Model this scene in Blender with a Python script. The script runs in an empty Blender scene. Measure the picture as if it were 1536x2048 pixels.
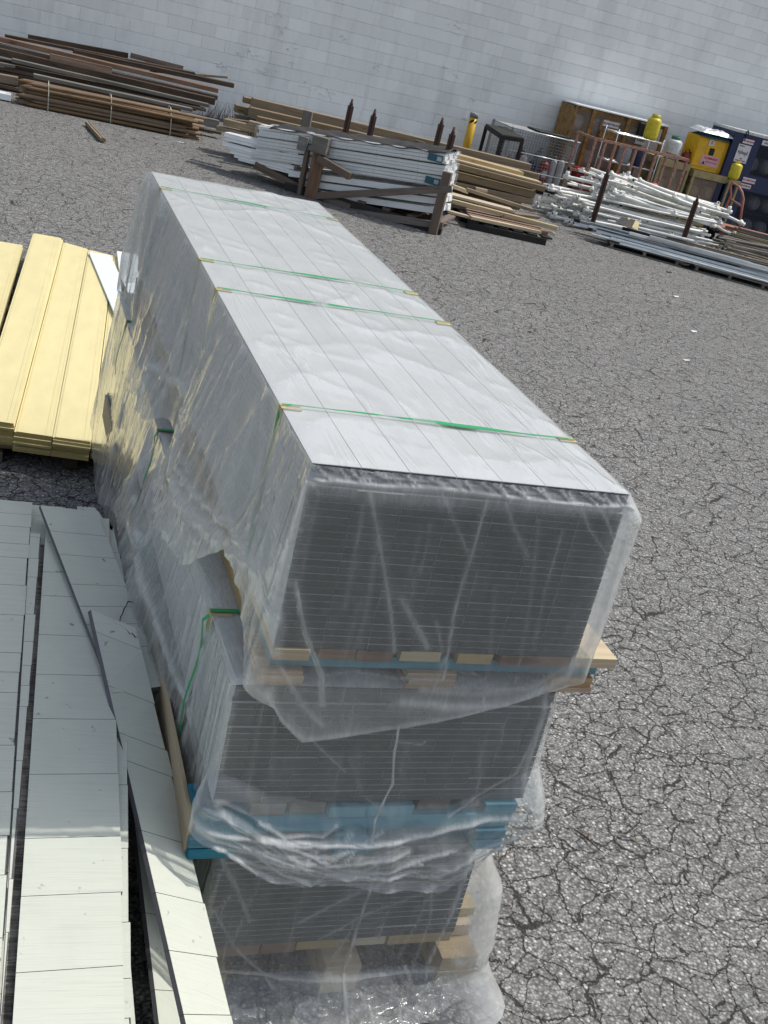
import bpy, math, random
import numpy as np
from mathutils import Vector
sc = bpy.context.scene
# ------------------------------------------------------------------ camera
F_PX = 2197.457; H = 2.35
a, b, th = .414835, .25387, math.radians(23.11)
def _rt(v):
    c, s = math.cos(-th), math.sin(-th)
    return np.array([c*v[0]-s*v[1], s*v[0]+c*v[1], v[2]])
_F = np.array([0, math.cos(a), -math.sin(a)]); _R = np.array([1., 0, 0]); _U = np.cross(_R, _F)
CR = _rt(_R*math.cos(b)+_U*math.sin(b)); CU = _rt(-_R*math.sin(b)+_U*math.cos(b)); CF = _rt(_F)
CC = np.array([0, 0, H])
cd = bpy.data.cameras.new('camera'); cam = bpy.data.objects.new('camera', cd)
sc.collection.objects.link(cam); sc.camera = cam
cd.sensor_fit = 'VERTICAL'; cd.sensor_height = 24; cd.lens = 24*F_PX/2048
cd.clip_start = .05; cd.clip_end = 600
from mathutils import Matrix
cam.matrix_world = Matrix(((CR[0], CU[0], -CF[0], 0), (CR[1], CU[1], -CF[1], 0), (CR[2], CU[2], -CF[2], H), (0, 0, 0, 1)))
# ------------------------------------------------------------------ light
SUN_EL, SUN_AZ = math.radians(57), math.radians(4.5)      # azimuth measured from +X towards +Y
w = bpy.data.worlds.new('World'); sc.world = w; w.use_nodes = True
nt = w.node_tree; bg = nt.nodes['Background']
sky = nt.nodes.new('ShaderNodeTexSky'); sky.sky_type = 'NISHITA'; sky.sun_disc = False
sky.sun_elevation = SUN_EL; sky.sun_rotation = math.radians(90)-SUN_AZ
sky.air_density = 1.2; sky.dust_density = 2.5; sky.ozone_density = 1
hs0 = nt.nodes.new('ShaderNodeHueSaturation'); hs0.inputs['Saturation'].default_value = .6; nt.links.new(sky.outputs[0], hs0.inputs['Color']); nt.links.new(hs0.outputs[0], bg.inputs[0]); bg.inputs[1].default_value = .15
sd = bpy.data.lights.new('sun', 'SUN'); sun = bpy.data.objects.new('sun', sd); sc.collection.objects.link(sun)
sd.energy = 3.0; sd.angle = math.radians(.6); sd.color = (1, .95, .87)
sv = Vector((math.cos(SUN_EL)*math.cos(SUN_AZ), math.cos(SUN_EL)*math.sin(SUN_AZ), math.sin(SUN_EL)))
sun.rotation_euler = sv.to_track_quat('Z', 'Y').to_euler()
sc.view_settings.view_transform = 'Standard'; sc.view_settings.look = 'None'
sc.view_settings.gamma = 1; sc.view_settings.exposure = .02
sc.render.engine = 'CYCLES'
sc.cycles.transparent_max_bounces = 24; sc.cycles.max_bounces = 8
sc.cycles.caustics_reflective = False; sc.cycles.caustics_refractive = False

# ------------------------------------------------------------------ helpers
rnd = random.Random(7)
def ray(u, v): return CF+CR*(u-768)/F_PX-CU*(v-1024)/F_PX
def G(u, v, z=0.):                       # point of a height seen at a place of the photo
    d = ray(u, v); return Vector(CC+d*((z-H)/d[2]))
def GY(u, v, y):
    d = ray(u, v); return Vector(CC+d*(y/d[1]))
V = Vector
def tag(o, label=None, cat=None, group=None, kind=None):
    if label: o['label'] = label
    if cat: o['category'] = cat
    if group: o['group'] = group
    if kind: o['kind'] = kind
    return o
def thing(name, label, cat, loc, group=None):
    o = bpy.data.objects.new(name, None); sc.collection.objects.link(o)
    o.location = V(loc); o.empty_display_size = .1
    return tag(o, label, cat, group)
class MB:
    def __init__(s): s.v = []; s.f = []; s.uv = []; s.r = []; s.m = []; s.sm = []
    def quadbox(s, c, ax, r=None, mi=0, endmi=None, uvo=None):
        """c = 8 corners order (x-,y-,z-),(x+,..).. ; ax = long axis 0/1/2"""
        base = len(s.v); s.v += [tuple(p) for p in c]
        r = rnd.random() if r is None else r; s.r += [r]*8
        ou, ov = (rnd.random()*50, rnd.random()*50) if uvo is None else uvo
        fs = [(0, 2, 3, 1, 2), (4, 5, 7, 6, 2), (0, 1, 5, 4, 1), (2, 6, 7, 3, 1), (0, 4, 6, 2, 0), (1, 3, 7, 5, 0)]
        o = V(c[0])
        e = [V(c[1])-o, V(c[2])-o, V(c[4])-o]; L = [max(x.length, 1e-6) for x in e]; d = [e[i]/L[i] for i in range(3)]
        for q in fs:
            s.f.append([base+i for i in q[:4]]); n = q[4]
            oth = [i for i in range(3) if i != n]
            ua = ax if ax in oth else oth[0]; va = [i for i in oth if i != ua][0]
            s.uv.append([(ou+(V(c[i])-o).dot(d[ua]), ov+n*.37+(V(c[i])-o).dot(d[va])) for i in q[:4]])
            s.m.append(endmi if (endmi is not None and n == ax) else mi); s.sm.append(False)
    def box(s, x0, x1, y0, y1, z0, z1, **k):
        c = [(x, y, z) for z in (z0, z1) for y in (y0, y1) for x in (x0, x1)]
        L = (abs(x1-x0), abs(y1-y0), abs(z1-z0)); k.setdefault('ax', L.index(max(L)))
        s.quadbox(c, **k)
    def beam(s, p, q, wd, h, up=(0, 0, 1), roll=0, **k):
        """bar from p to q, wd across, h along up; p,q = centre line"""
        p, q = V(p), V(q); d = (q-p).normalized(); up = V(up)
        if abs(d.dot(up)) > .98: up = V((1, 0, 0))
        x = d.cross(up).normalized(); z = x.cross(d).normalized()
        if roll:
            x, z = x*math.cos(roll)+z*math.sin(roll), z*math.cos(roll)-x*math.sin(roll)
        c = [e+x*sx*wd/2+z*sz*h/2 for sz in (-1, 1) for e in (p, q) for sx in (-1, 1)]
        s.quadbox(c, ax=1, **k)
    def tube(s, pts, rad, n=8, r=None, mi=0, cap=True, smooth=True):
        pts = [V(p) for p in pts]; base = len(s.v); r = rnd.random() if r is None else r
        rad = rad if isinstance(rad, (list, tuple)) else [rad]*len(pts)
        t = 0; ou = rnd.random()*50; ts = []
        pu = None
        for i, p in enumerate(pts):
            d = (pts[min(i+1, len(pts)-1)]-pts[max(i-1, 0)])
            if d.length < 1e-9: d = V((0, 0, 1))
            d.normalize()
            if pu is None:
                pu = V((0, 0, 1)) if abs(d.z) < .9 else V((1, 0, 0))
            x = d.cross(pu).normalized(); pu = x.cross(d).normalized()
            if i: t += (p-pts[i-1]).length
            ts.append(t)
            for k in range(n):
                an = 2*math.pi*k/n
                s.v.append(tuple(p+(x*math.cos(an)+pu*math.sin(an))*rad[i])); s.r.append(r)
        for i in range(len(pts)-1):
            for k in range(n):
                k2 = (k+1) % n
                s.f.append([base+i*n+k, base+i*n+k2, base+(i+1)*n+k2, base+(i+1)*n+k][::-1])
                a0, a1 = k/n*6.28*rad[i], (k+1)/n*6.28*rad[i]
                s.uv.append([(ou+ts[i], a0), (ou+ts[i], a1), (ou+ts[i+1], a1), (ou+ts[i+1], a0)][::-1]); s.m.append(mi); s.sm.append(smooth)
        if cap:
            for j, i in ((0, 0), (1, len(pts)-1)):
                ids = [base+i*n+k for k in range(n)]
                s.f.append(ids if j == 0 else ids[::-1]); s.uv.append([(ou+.01*math.cos(k), .01*math.sin(k)) for k in range(n)]); s.m.append(mi); s.sm.append(False)
    def lathe(s, c, prof, n=20, **k):
        s.tube([V(c)+V((0, 0, z)) for r, z in prof], [max(r, .0005) for r, z in prof], n=n, **k)
    def grid(s, P, mi=0, r=0., smooth=True, close=False, uvs=None):
        """P[i][j] array of points"""
        P = np.asarray(P, float); ni, nj = P.shape[:2]; base = len(s.v)
        s.v += [tuple(x) for x in P.reshape(-1, 3)]; s.r += [r]*(ni*nj) if np.isscalar(r) else list(np.asarray(r).reshape(-1))
        for i in range(ni-1):
            for j in range(nj-1 if not close else nj):
                j2 = (j+1) % nj
                s.f.append([base+i*nj+j, base+i*nj+j2, base+(i+1)*nj+j2, base+(i+1)*nj+j])
                if uvs is None: s.uv.append([(j*.02, i*.02), (j*.02+.02, i*.02), (j*.02+.02, i*.02+.02), (j*.02, i*.02+.02)])
                else: s.uv.append([tuple(uvs[i][j]), tuple(uvs[i][j2]), tuple(uvs[i+1][j2]), tuple(uvs[i+1][j])])
                s.m.append(mi); s.sm.append(smooth)
    def poly(s, pts, thick, nrm, mi=0, r=None):
        """flat outline with thickness"""
        n = len(pts); base = len(s.v); nrm = V(nrm)*thick; r = rnd.random() if r is None else r
        s.v += [tuple(V(p)) for p in pts]+[tuple(V(p)+nrm) for p in pts]; s.r += [r]*(2*n)
        s.f.append(list(range(base, base+n))[::-1]); s.f.append(list(range(base+n, base+2*n)))
        s.uv.append([(p[0], p[1]) for p in pts][::-1]); s.uv.append([(p[0], p[1]) for p in pts])
        s.m += [mi, mi]; s.sm += [False, False]
        for i in range(n):
            j = (i+1) % n
            s.f.append([base+i, base+j, base+n+j, base+n+i]); s.uv.append([(pts[i][0], pts[i][1])]*4); s.m.append(mi); s.sm.append(False)
    def build(s, name, mats, parent=None, root=None, bevel=0, loc=None):
        me = bpy.data.meshes.new(name)
        org = V(root.location) if root else (V(loc) if loc is not None else None)
        if org is None:
            A = np.array(s.v); org = V((float(A[:, 0].mean()), float(A[:, 1].mean()), float(A[:, 2].min())))
        me.from_pydata([tuple(V(p)-org) for p in s.v], [], s.f)
        uvl = me.uv_layers.new(name='uv'); flat = [c for f in s.uv for p in f for c in p]
        uvl.data.foreach_set('uv', flat)
        at = me.attributes.new('rnd', 'FLOAT', 'POINT'); at.data.foreach_set('value', s.r)
        for m in (mats if isinstance(mats, (list, tuple)) else [mats]): me.materials.append(m)
        me.polygons.foreach_set('material_index', s.m); me.polygons.foreach_set('use_smooth', s.sm)
        me.update()
        o = bpy.data.objects.new(name, me); sc.collection.objects.link(o)
        if parent is not None: o.parent = parent
        else: o.location = org
        if bevel:
            md = o.modifiers.new('bevel', 'BEVEL'); md.width = bevel; md.segments = 1; md.limit_method = 'ANGLE'
        return o
def part(name, mb, mats, root, parent=None, bevel=0):
    return mb.build(name, mats, parent=parent or root, root=root, bevel=bevel)
def solo(name, mb, mats, label, cat, group=None, bevel=0, kind=None):
    return tag(mb.build(name, mats, bevel=bevel), label, cat, group, kind)
# ---- value noise for shaping
_rs = np.random.RandomState(3); _T = _rs.rand(256, 256)
def vn(x, y, seed=0):
    x = np.asarray(x, float)+seed*17.3; y = np.asarray(y, float)+seed*5.1
    xi = np.floor(x).astype(int); yi = np.floor(y).astype(int); fx = x-xi; fy = y-yi
    fx = fx*fx*(3-2*fx); fy = fy*fy*(3-2*fy)
    t = lambda i, j: _T[i % 256, j % 256]
    return (t(xi, yi)*(1-fx)+t(xi+1, yi)*fx)*(1-fy)+(t(xi, yi+1)*(1-fx)+t(xi+1, yi+1)*fx)*fy
def ridge(x, y, seed=0, p=2.): return (1-np.abs(2*vn(x, y, seed)-1))**p
# ------------------------------------------------------------------ materials
def newmat(name):
    m = bpy.data.materials.new(name); m.use_nodes = True; t = m.node_tree
    return m, t, t.nodes['Principled BSDF'], t.nodes['Material Output']
def N(t, ty, **k):
    n = t.nodes.new(ty)
    for a_, v_ in k.items():
        if a_.startswith('i_'):
            key = a_[2:]; key = int(key) if key.isdigit() else key.replace('_', ' ')
            n.inputs[key].default_value = v_
        else: setattr(n, a_, v_)
    return n
def ramp(t, src, stops, interp='LINEAR'):
    r = t.nodes.new('ShaderNodeValToRGB'); r.color_ramp.interpolation = interp
    e = r.color_ramp.elements
    while len(e) < len(stops): e.new(.5)
    for i, (p, c) in enumerate(stops):
        e[i].position = p; e[i].color = (c, c, c, 1) if np.isscalar(c) else (*c, 1)
    t.links.new(src, r.inputs[0]); return r
def mixc(t, fac, A, B, mode='MIX'):
    m = t.nodes.new('ShaderNodeMix'); m.data_type = 'RGBA'; m.blend_type = mode
    for s_, x in ((0, fac), (6, A), (7, B)):
        if hasattr(x, 'links') or hasattr(x, 'is_linked'): t.links.new(x, m.inputs[s_])
        else: m.inputs[s_].default_value = x if s_ == 0 else (*x, 1)
    return m.outputs[2]
def mathn(t, op, x, y=None, clamp=False):
    m = t.nodes.new('ShaderNodeMath'); m.operation = op; m.use_clamp = clamp
    for i, q in enumerate((x, y)):
        if q is None: continue
        if hasattr(q, 'is_linked'): t.links.new(q, m.inputs[i])
        else: m.inputs[i].default_value = q
    return m.outputs[0]
def bump(t, bs, h, strength=.3, dist=.01):
    bn = N(t, 'ShaderNodeBump'); bn.inputs['Strength'].default_value = strength; bn.inputs['Distance'].default_value = dist
    t.links.new(h, bn.inputs['Height']); t.links.new(bn.outputs[0], bs.inputs['Normal']); return bn
def rndattr(t): return N(t, 'ShaderNodeAttribute', attribute_name='rnd').outputs['Fac']
def noise(t, vec, scale, detail=4, rough=.55, dist=0):
    n = N(t, 'ShaderNodeTexNoise'); n.inputs['Scale'].default_value = scale; n.inputs['Detail'].default_value = detail
    n.inputs['Roughness'].default_value = rough; n.inputs['Distortion'].default_value = dist
    if vec is not None: t.links.new(vec, n.inputs['Vector'])
    return n.outputs['Fac']
def mapped(t, src, scale=(1, 1, 1), rot=(0, 0, 0)):
    m = N(t, 'ShaderNodeMapping'); m.inputs['Scale'].default_value = scale; m.inputs['Rotation'].default_value = rot
    t.links.new(src, m.inputs[0]); return m.outputs[0]
def wood(name, c0, c1, c2=None, rough=.8, grain=1., knots=True, vary=.5):
    m, t, bs, out = newmat(name)
    uv = N(t, 'ShaderNodeUVMap', uv_map='uv').outputs[0]
    g = noise(t, mapped(t, uv, (2.5, 55*grain, 1)), 1, 5, .6, .6)
    col = mixc(t, ramp(t, g, [(.32, 0.), (.68, 1.)]).outputs[0], c0, c1)
    big = noise(t, mapped(t, uv, (1.6, 8, 1)), 1, 3)
    if c2: col = mixc(t, ramp(t, big, [(.45, 0.), (.75, 1.)]).outputs[0], col, c2)
    if knots:
        vo = N(t, 'ShaderNodeTexVoronoi'); vo.inputs['Scale'].default_value = 1
        t.links.new(mapped(t, uv, (2.2, 9, 1)), vo.inputs['Vector'])
        k = ramp(t, vo.outputs['Distance'], [(.06, 1.), (.16, 0.)]).outputs[0]
        col = mixc(t, mathn(t, 'MULTIPLY', k, .7), col, tuple(x*.35 for x in c0))
    hv = N(t, 'ShaderNodeHueSaturation'); t.links.new(col, hv.inputs['Color'])
    ra = rndattr(t)
    t.links.new(mathn(t, 'MULTIPLY_ADD', ra, vary), hv.inputs['Value'])
    hv.inputs['Value'].links[0].from_node.inputs[2].default_value = 1-vary*.5
    t.links.new(mathn(t, 'MULTIPLY_ADD', ra, -.5), hv.inputs['Saturation'])
    hv.inputs['Saturation'].links[0].from_node.inputs[2].default_value = 1.08
    t.links.new(hv.outputs[0], bs.inputs['Base Color']); bs.inputs['Roughness'].default_value = rough
    bump(t, bs, g, .35, .004); return m
def paint(name, c, rough=.45, dirt=.25, dirtc=(.12, .09, .06), scale=6, metal=0., bumpd=0., thr=.55, vary=.0):
    m, t, bs, out = newmat(name)
    oc = N(t, 'ShaderNodeTexCoord').outputs['Object']
    n = noise(t, oc, scale, 6, .65)
    f = mathn(t, 'MULTIPLY', ramp(t, n, [(thr-.08, 0.), (thr+.14, 1.)]).outputs[0], dirt)
    col = mixc(t, f, c, dirtc)
    n2 = noise(t, oc, scale*.3, 3)
    col = mixc(t, mathn(t, 'MULTIPLY', n2, .18), col, tuple(x*.6 for x in c))
    if vary:
        hv = N(t, 'ShaderNodeHueSaturation'); t.links.new(col, hv.inputs['Color'])
        t.links.new(mathn(t, 'MULTIPLY_ADD', rndattr(t), vary), hv.inputs['Value'])
        hv.inputs['Value'].links[0].from_node.inputs[2].default_value = 1-vary*.5
        col = hv.outputs[0]
    t.links.new(col, bs.inputs['Base Color']); bs.inputs['Roughness'].default_value = rough; bs.inputs['Metallic'].default_value = metal
    n3 = noise(t, oc, scale*9, 3)
    bump(t, bs, n3, .12+bumpd, .002); return m
M = {}
M['timber_dark'] = wood('weathered dark timber', (.045, .028, .018), (.11, .068, .042), (.16, .11, .075), vary=.9)
M['timber_red'] = wood('reddish timber', (.13, .065, .035), (.24, .13, .075), (.30, .19, .12), vary=.5)
M['timber_grey'] = wood('grey timber', (.10, .09, .075), (.19, .175, .15), (.24, .22, .19), vary=.5)
M['stake'] = wood('treated stake wood', (.12, .07, .035), (.25, .155, .08), (.20, .14, .07), vary=.45)
M['beam'] = wood('treated beam wood', (.16, .11, .058), (.28, .20, .11), (.21, .165, .085), vary=.5)
M['pine'] = wood('fresh pine', (.40, .29, .155), (.56, .42, .24), (.48, .40, .20), vary=.4)
M['crate'] = wood('weathered crate wood', (.10, .075, .055), (.20, .155, .12), (.16, .10, .07), vary=.5)
M['plywood'] = wood('plywood', (.45, .30, .15), (.62, .46, .26), None, vary=.25)
M['osb'] = wood('plywood layered edge', (.26, .15, .07), (.55, .37, .20), None, grain=2.2, knots=False, vary=.2)
M['post'] = paint('old rust steel', (.055, .028, .022), .7, .6, (.12, .045, .025), 20)
M['bluewood'] = wood('blue stained dunnage', (.010, .13, .21), (.014, .22, .33), (.09, .38, .40), rough=.55, vary=.3)
M['strap_green'] = paint('green strap', (.01, .36, .11), .35, .1)
M['strap_pale'] = paint('pale strap', (.45, .47, .38), .5, .2)
M['cardboard'] = paint('cardboard', (.55, .46, .24), .8, .3)
M['white'] = paint('white vinyl', (.90, .92, .93), .35, .12, (.3, .3, .3), 5)
M['pipe'] = paint('white pvc pipe', (.80, .81, .79), .4, .35, (.28, .26, .20), 7, thr=.5, vary=.25)
M['steel'] = paint('galvanised steel', (.74, .77, .78), .32, .35, (.35, .38, .40), 8, metal=.55, vary=.4)
M['wire'] = paint('wire steel', (.42, .44, .45), .4, .4, (.2, .14, .1), 8, metal=.6)
M['black'] = paint('black', (.010, .010, .011), .8, .2)
M['rubber'] = paint('dark liner', (.02, .021, .024), .75, .3)
M['yellow_paint'] = paint('yellow paint', (.72, .42, .01), .4, .3, (.2, .12, .03), 9)
M['amber'] = paint('amber cage paint', (.34, .185, .035), .5, .8, (.10, .04, .015), 12, thr=.5)
M['cyl_yellow'] = paint('yellow cylinder', (.66, .55, .02), .4, .4, (.16, .13, .05), 14)
M['cyl_white'] = paint('white cylinder', (.60, .62, .62), .4, .45, (.22, .2, .18), 14)
M['red'] = paint('red', (.22, .012, .015), .5, .35, (.06, .01, .01), 9)
M['navy'] = paint('navy', (.012, .02, .07), .5, .3, (.02, .02, .03), 9)
M['cabnavy'] = paint('navy cabinet', (.007, .016, .075), .45, .3, (.015, .02, .04), 5)
M['beige'] = paint('beige cage paint', (.36, .30, .14), .6, .6, (.15, .09, .04), 9)
M['rustpink'] = paint('rusty pink paint', (.42, .25, .19), .65, .85, (.15, .055, .025), 24, thr=.5)
M['pink'] = paint('pink cart', (.40, .17, .14), .55, .5, (.2, .09, .06), 9)
M['grey'] = paint('mid grey', (.25, .26, .27), .6, .4)
M['sign_white'] = paint('sign white', (.68, .66, .68), .5, .2)
M['sign_red'] = paint('sign red', (.45, .02, .03), .5, .1)
M['sign_pink'] = paint('faded pink print', (.62, .35, .38), .5, .3, (.7, .6, .6))
M['ink'] = paint('ink', (.03, .03, .04), .6, 0)
M['valve'] = paint('green valve', (.02, .16, .09), .5, .3)
M['foil'] = paint('silver tarp', (.62, .64, .66), .35, .4, (.4, .42, .42), 20, metal=.3, bumpd=.4)
M['teal'] = paint('teal tarp', (.02, .11, .15), .5, .4)
M['meshpanel'] = None
# primed board faces: pale top and side, grey raw ends
def boardmat(name, c, var=.04, rough=.6):
    m, t, bs, out = newmat(name)
    uv = N(t, 'ShaderNodeUVMap', uv_map='uv').outputs[0]
    n = noise(t, mapped(t, uv, (3, 9, 1)), 1, 5, .6)
    col = mixc(t, n, tuple(x*(1-var*2) for x in c), tuple(min(1, x*(1+var)) for x in c))
    n2 = noise(t, mapped(t, uv, (60, 60, 1)), 1, 3)
    col = mixc(t, mathn(t, 'MULTIPLY', ramp(t, n2, [(.58, 0.), (.7, 1.)]).outputs[0], .2), col, tuple(x*.7 for x in c))
    hv = N(t, 'ShaderNodeHueSaturation'); t.links.new(col, hv.inputs['Color'])
    t.links.new(mathn(t, 'MULTIPLY_ADD', rndattr(t), .12), hv.inputs['Value'])
    hv.inputs['Value'].links[0].from_node.inputs[2].default_value = .94
    t.links.new(hv.outputs[0], bs.inputs['Base Color']); bs.inputs['Roughness'].default_value = rough
    bump(t, bs, n2, .15, .002); return m
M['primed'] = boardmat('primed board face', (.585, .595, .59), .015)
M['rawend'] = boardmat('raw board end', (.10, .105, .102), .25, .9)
# yellow lap siding
M['siding'] = boardmat('yellow siding', (.74, .655, .35), .09)
M['siding_end'] = boardmat('yellow siding edge', (.50, .39, .15), .15)
M['paleblue'] = boardmat('pale blue board', (.70, .77, .82), .03)
# shingle plank: sawn texture across the board with butt joints as real recesses
def shingle(name, c, dirt=0.):
    m, t, bs, out = newmat(name)
    uv = N(t, 'ShaderNodeUVMap', uv_map='uv').outputs[0]
    g = noise(t, mapped(t, uv, (330, 5, 1)), 1, 3, .6, .3)
    n = noise(t, mapped(t, uv, (7, 7, 1)), 1, 6, .7)
    col = mixc(t, n, tuple(x*.93 for x in c), c)
    col = mixc(t, ramp(t, g, [(.48, 0.), (.75, .38)]).outputs[0], col, tuple(x*.6 for x in c))
    sp = noise(t, mapped(t, uv, (26, 26, 1)), 1, 2)
    sm = noise(t, mapped(t, uv, (2.1, 5, 1)), 1, 4)
    f = mathn(t, 'MULTIPLY', ramp(t, sp, [(.69, 0.), (.76, 1.)]).outputs[0], .8)
    col = mixc(t, f, col, (.12, .12, .11))
    f2 = mathn(t, 'MULTIPLY', ramp(t, sm, [(.5, 0.), (.8, 1.)]).outputs[0], .22)
    col = mixc(t, f2, col, (.30, .31, .30))
    if dirt:
        dn = noise(t, mapped(t, uv, (160, 14, 1)), 1, 5, .75)
        dn2 = noise(t, mapped(t, uv, (3, 20, 1)), 1, 4, .7)
        s_ = mathn(t, 'ADD', mathn(t, 'MULTIPLY', dn, .6), mathn(t, 'MULTIPLY', dn2, .5))
        f3 = mathn(t, 'MULTIPLY', ramp(t, s_, [(.45, 0.), (.62, 1.)]).outputs[0], dirt)
        col = mixc(t, f3, col, (.035, .03, .024))
    t.links.new(col, bs.inputs['Base Color']); bs.inputs['Roughness'].default_value = .65
    bump(t, bs, g, .55, .0015); return m
M['shingle'] = shingle('pale green shingle plank', (.60, .63, .55))
M['shingle_dirty'] = shingle('stained shingle plank', (.38, .35, .30), .9)
M['shingle_edge'] = boardmat('shingle plank edge', (.12, .12, .135), .2, .9)
# asphalt
def asphalt():
    m, t, bs, out = newmat('cracked asphalt')
    co = N(t, 'ShaderNodeTexCoord').outputs['Object']
    st = N(t, 'ShaderNodeTexVoronoi'); st.inputs['Scale'].default_value = 105; t.links.new(co, st.inputs['Vector'])
    sp = N(t, 'ShaderNodeSeparateColor'); t.links.new(st.outputs['Color'], sp.inputs[0])
    stone = ramp(t, sp.outputs[0], [(.0, (.15, .15, .15)), (.35, (.215, .215, .212)), (.7, (.30, .30, .295)), (.93, (.42, .415, .40)), (1., (.66, .65, .62))]).outputs[0]
    warm = mixc(t, mathn(t, 'MULTIPLY', sp.outputs[1], .12), stone, (.30, .24, .17), 'MIX')
    stone = mixc(t, ramp(t, sp.outputs[2], [(.7, 0.), (.9, 1.)]).outputs[0], stone, warm)
    edge = ramp(t, st.outputs['Distance'], [(.35, 1.), (.75, .25)]).outputs[0]
    col = mixc(t, edge, (.045, .045, .045), stone)
    big = noise(t, co, .55, 5, .6)
    mid = noise(t, co, 4.5, 5, .65)
    col = mixc(t, ramp(t, big, [(.35, .0), (.7, .35)]).outputs[0], col, (.18, .18, .178))
    col = mixc(t, ramp(t, mid, [(.55, 0.), (.75, .45)]).outputs[0], col, (.10, .10, .098))
    tan = noise(t, co, 1.3, 6, .7)
    col = mixc(t, ramp(t, tan, [(.62, 0.), (.85, .2)]).outputs[0], col, (.19, .155, .12))
    oil = noise(t, co, .9, 4, .6, .5)
    col = mixc(t, ramp(t, oil, [(.66, 0.), (.76, .4)]).outputs[0], col, (.07, .068, .065))
    tyre = noise(t, mapped(t, co, (.12, 1.6, 1), rot=(0, 0, .35)), 1, 4, .55)
    col = mixc(t, ramp(t, tyre, [(.56, 0.), (.72, .28)]).outputs[0], col, (.10, .10, .10))
    lt = noise(t, co, 14, 3, .5)
    col = mixc(t, ramp(t, lt, [(.7, 0.), (.76, .5)]).outputs[0], col, (.34, .33, .31))
    # cracks: warped cell edges, broken up by noise
    wn = N(t, 'ShaderNodeTexNoise'); wn.inputs['Scale'].default_value = 9; wn.inputs['Detail'].default_value = 6; wn.inputs['Roughness'].default_value = .7; t.links.new(co, wn.inputs['Vector'])
    vm = N(t, 'ShaderNodeVectorMath', operation='MULTIPLY_ADD'); t.links.new(wn.outputs['Color'], vm.inputs[0]); vm.inputs[1].default_value = (.10, .10, 0); t.links.new(co, vm.inputs[2])
    hs = []
    for sc_, w0, w1, lo in ((5.6, .010, .0165, .04), (10.5, .012, .0225, .12)):
        vo = N(t, 'ShaderNodeTexVoronoi', feature='DISTANCE_TO_EDGE'); vo.inputs['Scale'].default_value = sc_
        t.links.new(mapped(t, vm.outputs[0], (1, 1.0, 0)), vo.inputs['Vector'])
        wdn = noise(t, co, 3.1*sc_/3, 3)
        lim = mathn(t, 'MULTIPLY', ramp(t, wdn, [(lo, 0.), (lo+.35, 1.)]).outputs[0], w1)
        d = mathn(t, 'DIVIDE', vo.outputs['Distance'], mathn(t, 'ADD', lim, .0004))
        hs.append(mathn(t, 'SUBTRACT', 1, mathn(t, 'SMOOTH_MIN', d, 1), True))
    cr = mathn(t, 'MAXIMUM', hs[0], hs[1])
    cf = ramp(t, cr, [(.1, 0.), (.55, 1.)]).outputs[0]
    col = mixc(t, mathn(t, 'MULTIPLY', cf, .9), col, (.024, .023, .021))
    t.links.new(col, bs.inputs['Base Color']); bs.inputs['Roughness'].default_value = .95; bs.inputs['Specular IOR Level'].default_value = .25
    h = mathn(t, 'SUBTRACT', mathn(t, 'MULTIPLY', mathn(t, 'SUBTRACT', 1, st.outputs['Distance']), .5), mathn(t, 'MULTIPLY', cf, 1.8))
    bump(t, bs, h, .8, .006); return m
M['asphalt'] = asphalt()
def wallmat(name='painted block', c=(.87, .89, .88)):
    m, t, bs, out = newmat(name)
    co = N(t, 'ShaderNodeTexCoord').outputs['Object']
    n = noise(t, co, .7, 5, .6); n2 = noise(t, co, 60, 4, .7); n3 = noise(t, mapped(t, co, (1.2, 1, .35)), 1.5, 5, .7)
    col = mixc(t, n, tuple(x*.93 for x in c), tuple(min(1, x*1.04) for x in c))
    col = mixc(t, ramp(t, n3, [(.5, 0.), (.75, .4)]).outputs[0], col, (.50, .52, .49))
    n5 = noise(t, mapped(t, co, (5, 1, .35)), 1, 4, .7)
    col = mixc(t, ramp(t, n5, [(.55, 0.), (.8, .3)]).outputs[0], col, (.46, .46, .43))
    hv = N(t, 'ShaderNodeHueSaturation'); t.links.new(col, hv.inputs['Color'])
    t.links.new(mathn(t, 'MULTIPLY_ADD', rndattr(t), .11), hv.inputs['Value']); hv.inputs['Value'].links[0].from_node.inputs[2].default_value = .965
    t.links.new(hv.outputs[0], bs.inputs['Base Color']); bs.inputs['Roughness'].default_value = .7
    bump(t, bs, n2, .25, .003); return m
M['wall'] = wallmat()
def meshmat(name, c, sc1=60, wire=.28, ang=0.):
    """expanded metal: real holes by alpha in a sheet"""
    m, t, bs, out = newmat(name)
    uv = N(t, 'ShaderNodeUVMap', uv_map='uv').outputs[0]
    w1 = []
    for sg in (1, -1):
        s = N(t, 'ShaderNodeSeparateXYZ'); t.links.new(uv, s.inputs[0])
        q = mathn(t, 'ADD', mathn(t, 'MULTIPLY', s.outputs[0], sc1*sg), mathn(t, 'MULTIPLY', s.outputs[1], sc1*.6))
        fr = mathn(t, 'FRACT', q); w1.append(mathn(t, 'LESS_THAN', fr, wire))
    al = mathn(t, 'MAXIMUM', *w1); t.links.new(al, bs.inputs['Alpha'])
    bs.inputs['Base Color'].default_value = (*c, 1); bs.inputs['Roughness'].default_value = .6; return m
M['expanded'] = meshmat('expanded metal', (.34, .26, .20))
M['expanded_blue'] = meshmat('expanded metal dark', (.015, .02, .04))
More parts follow.
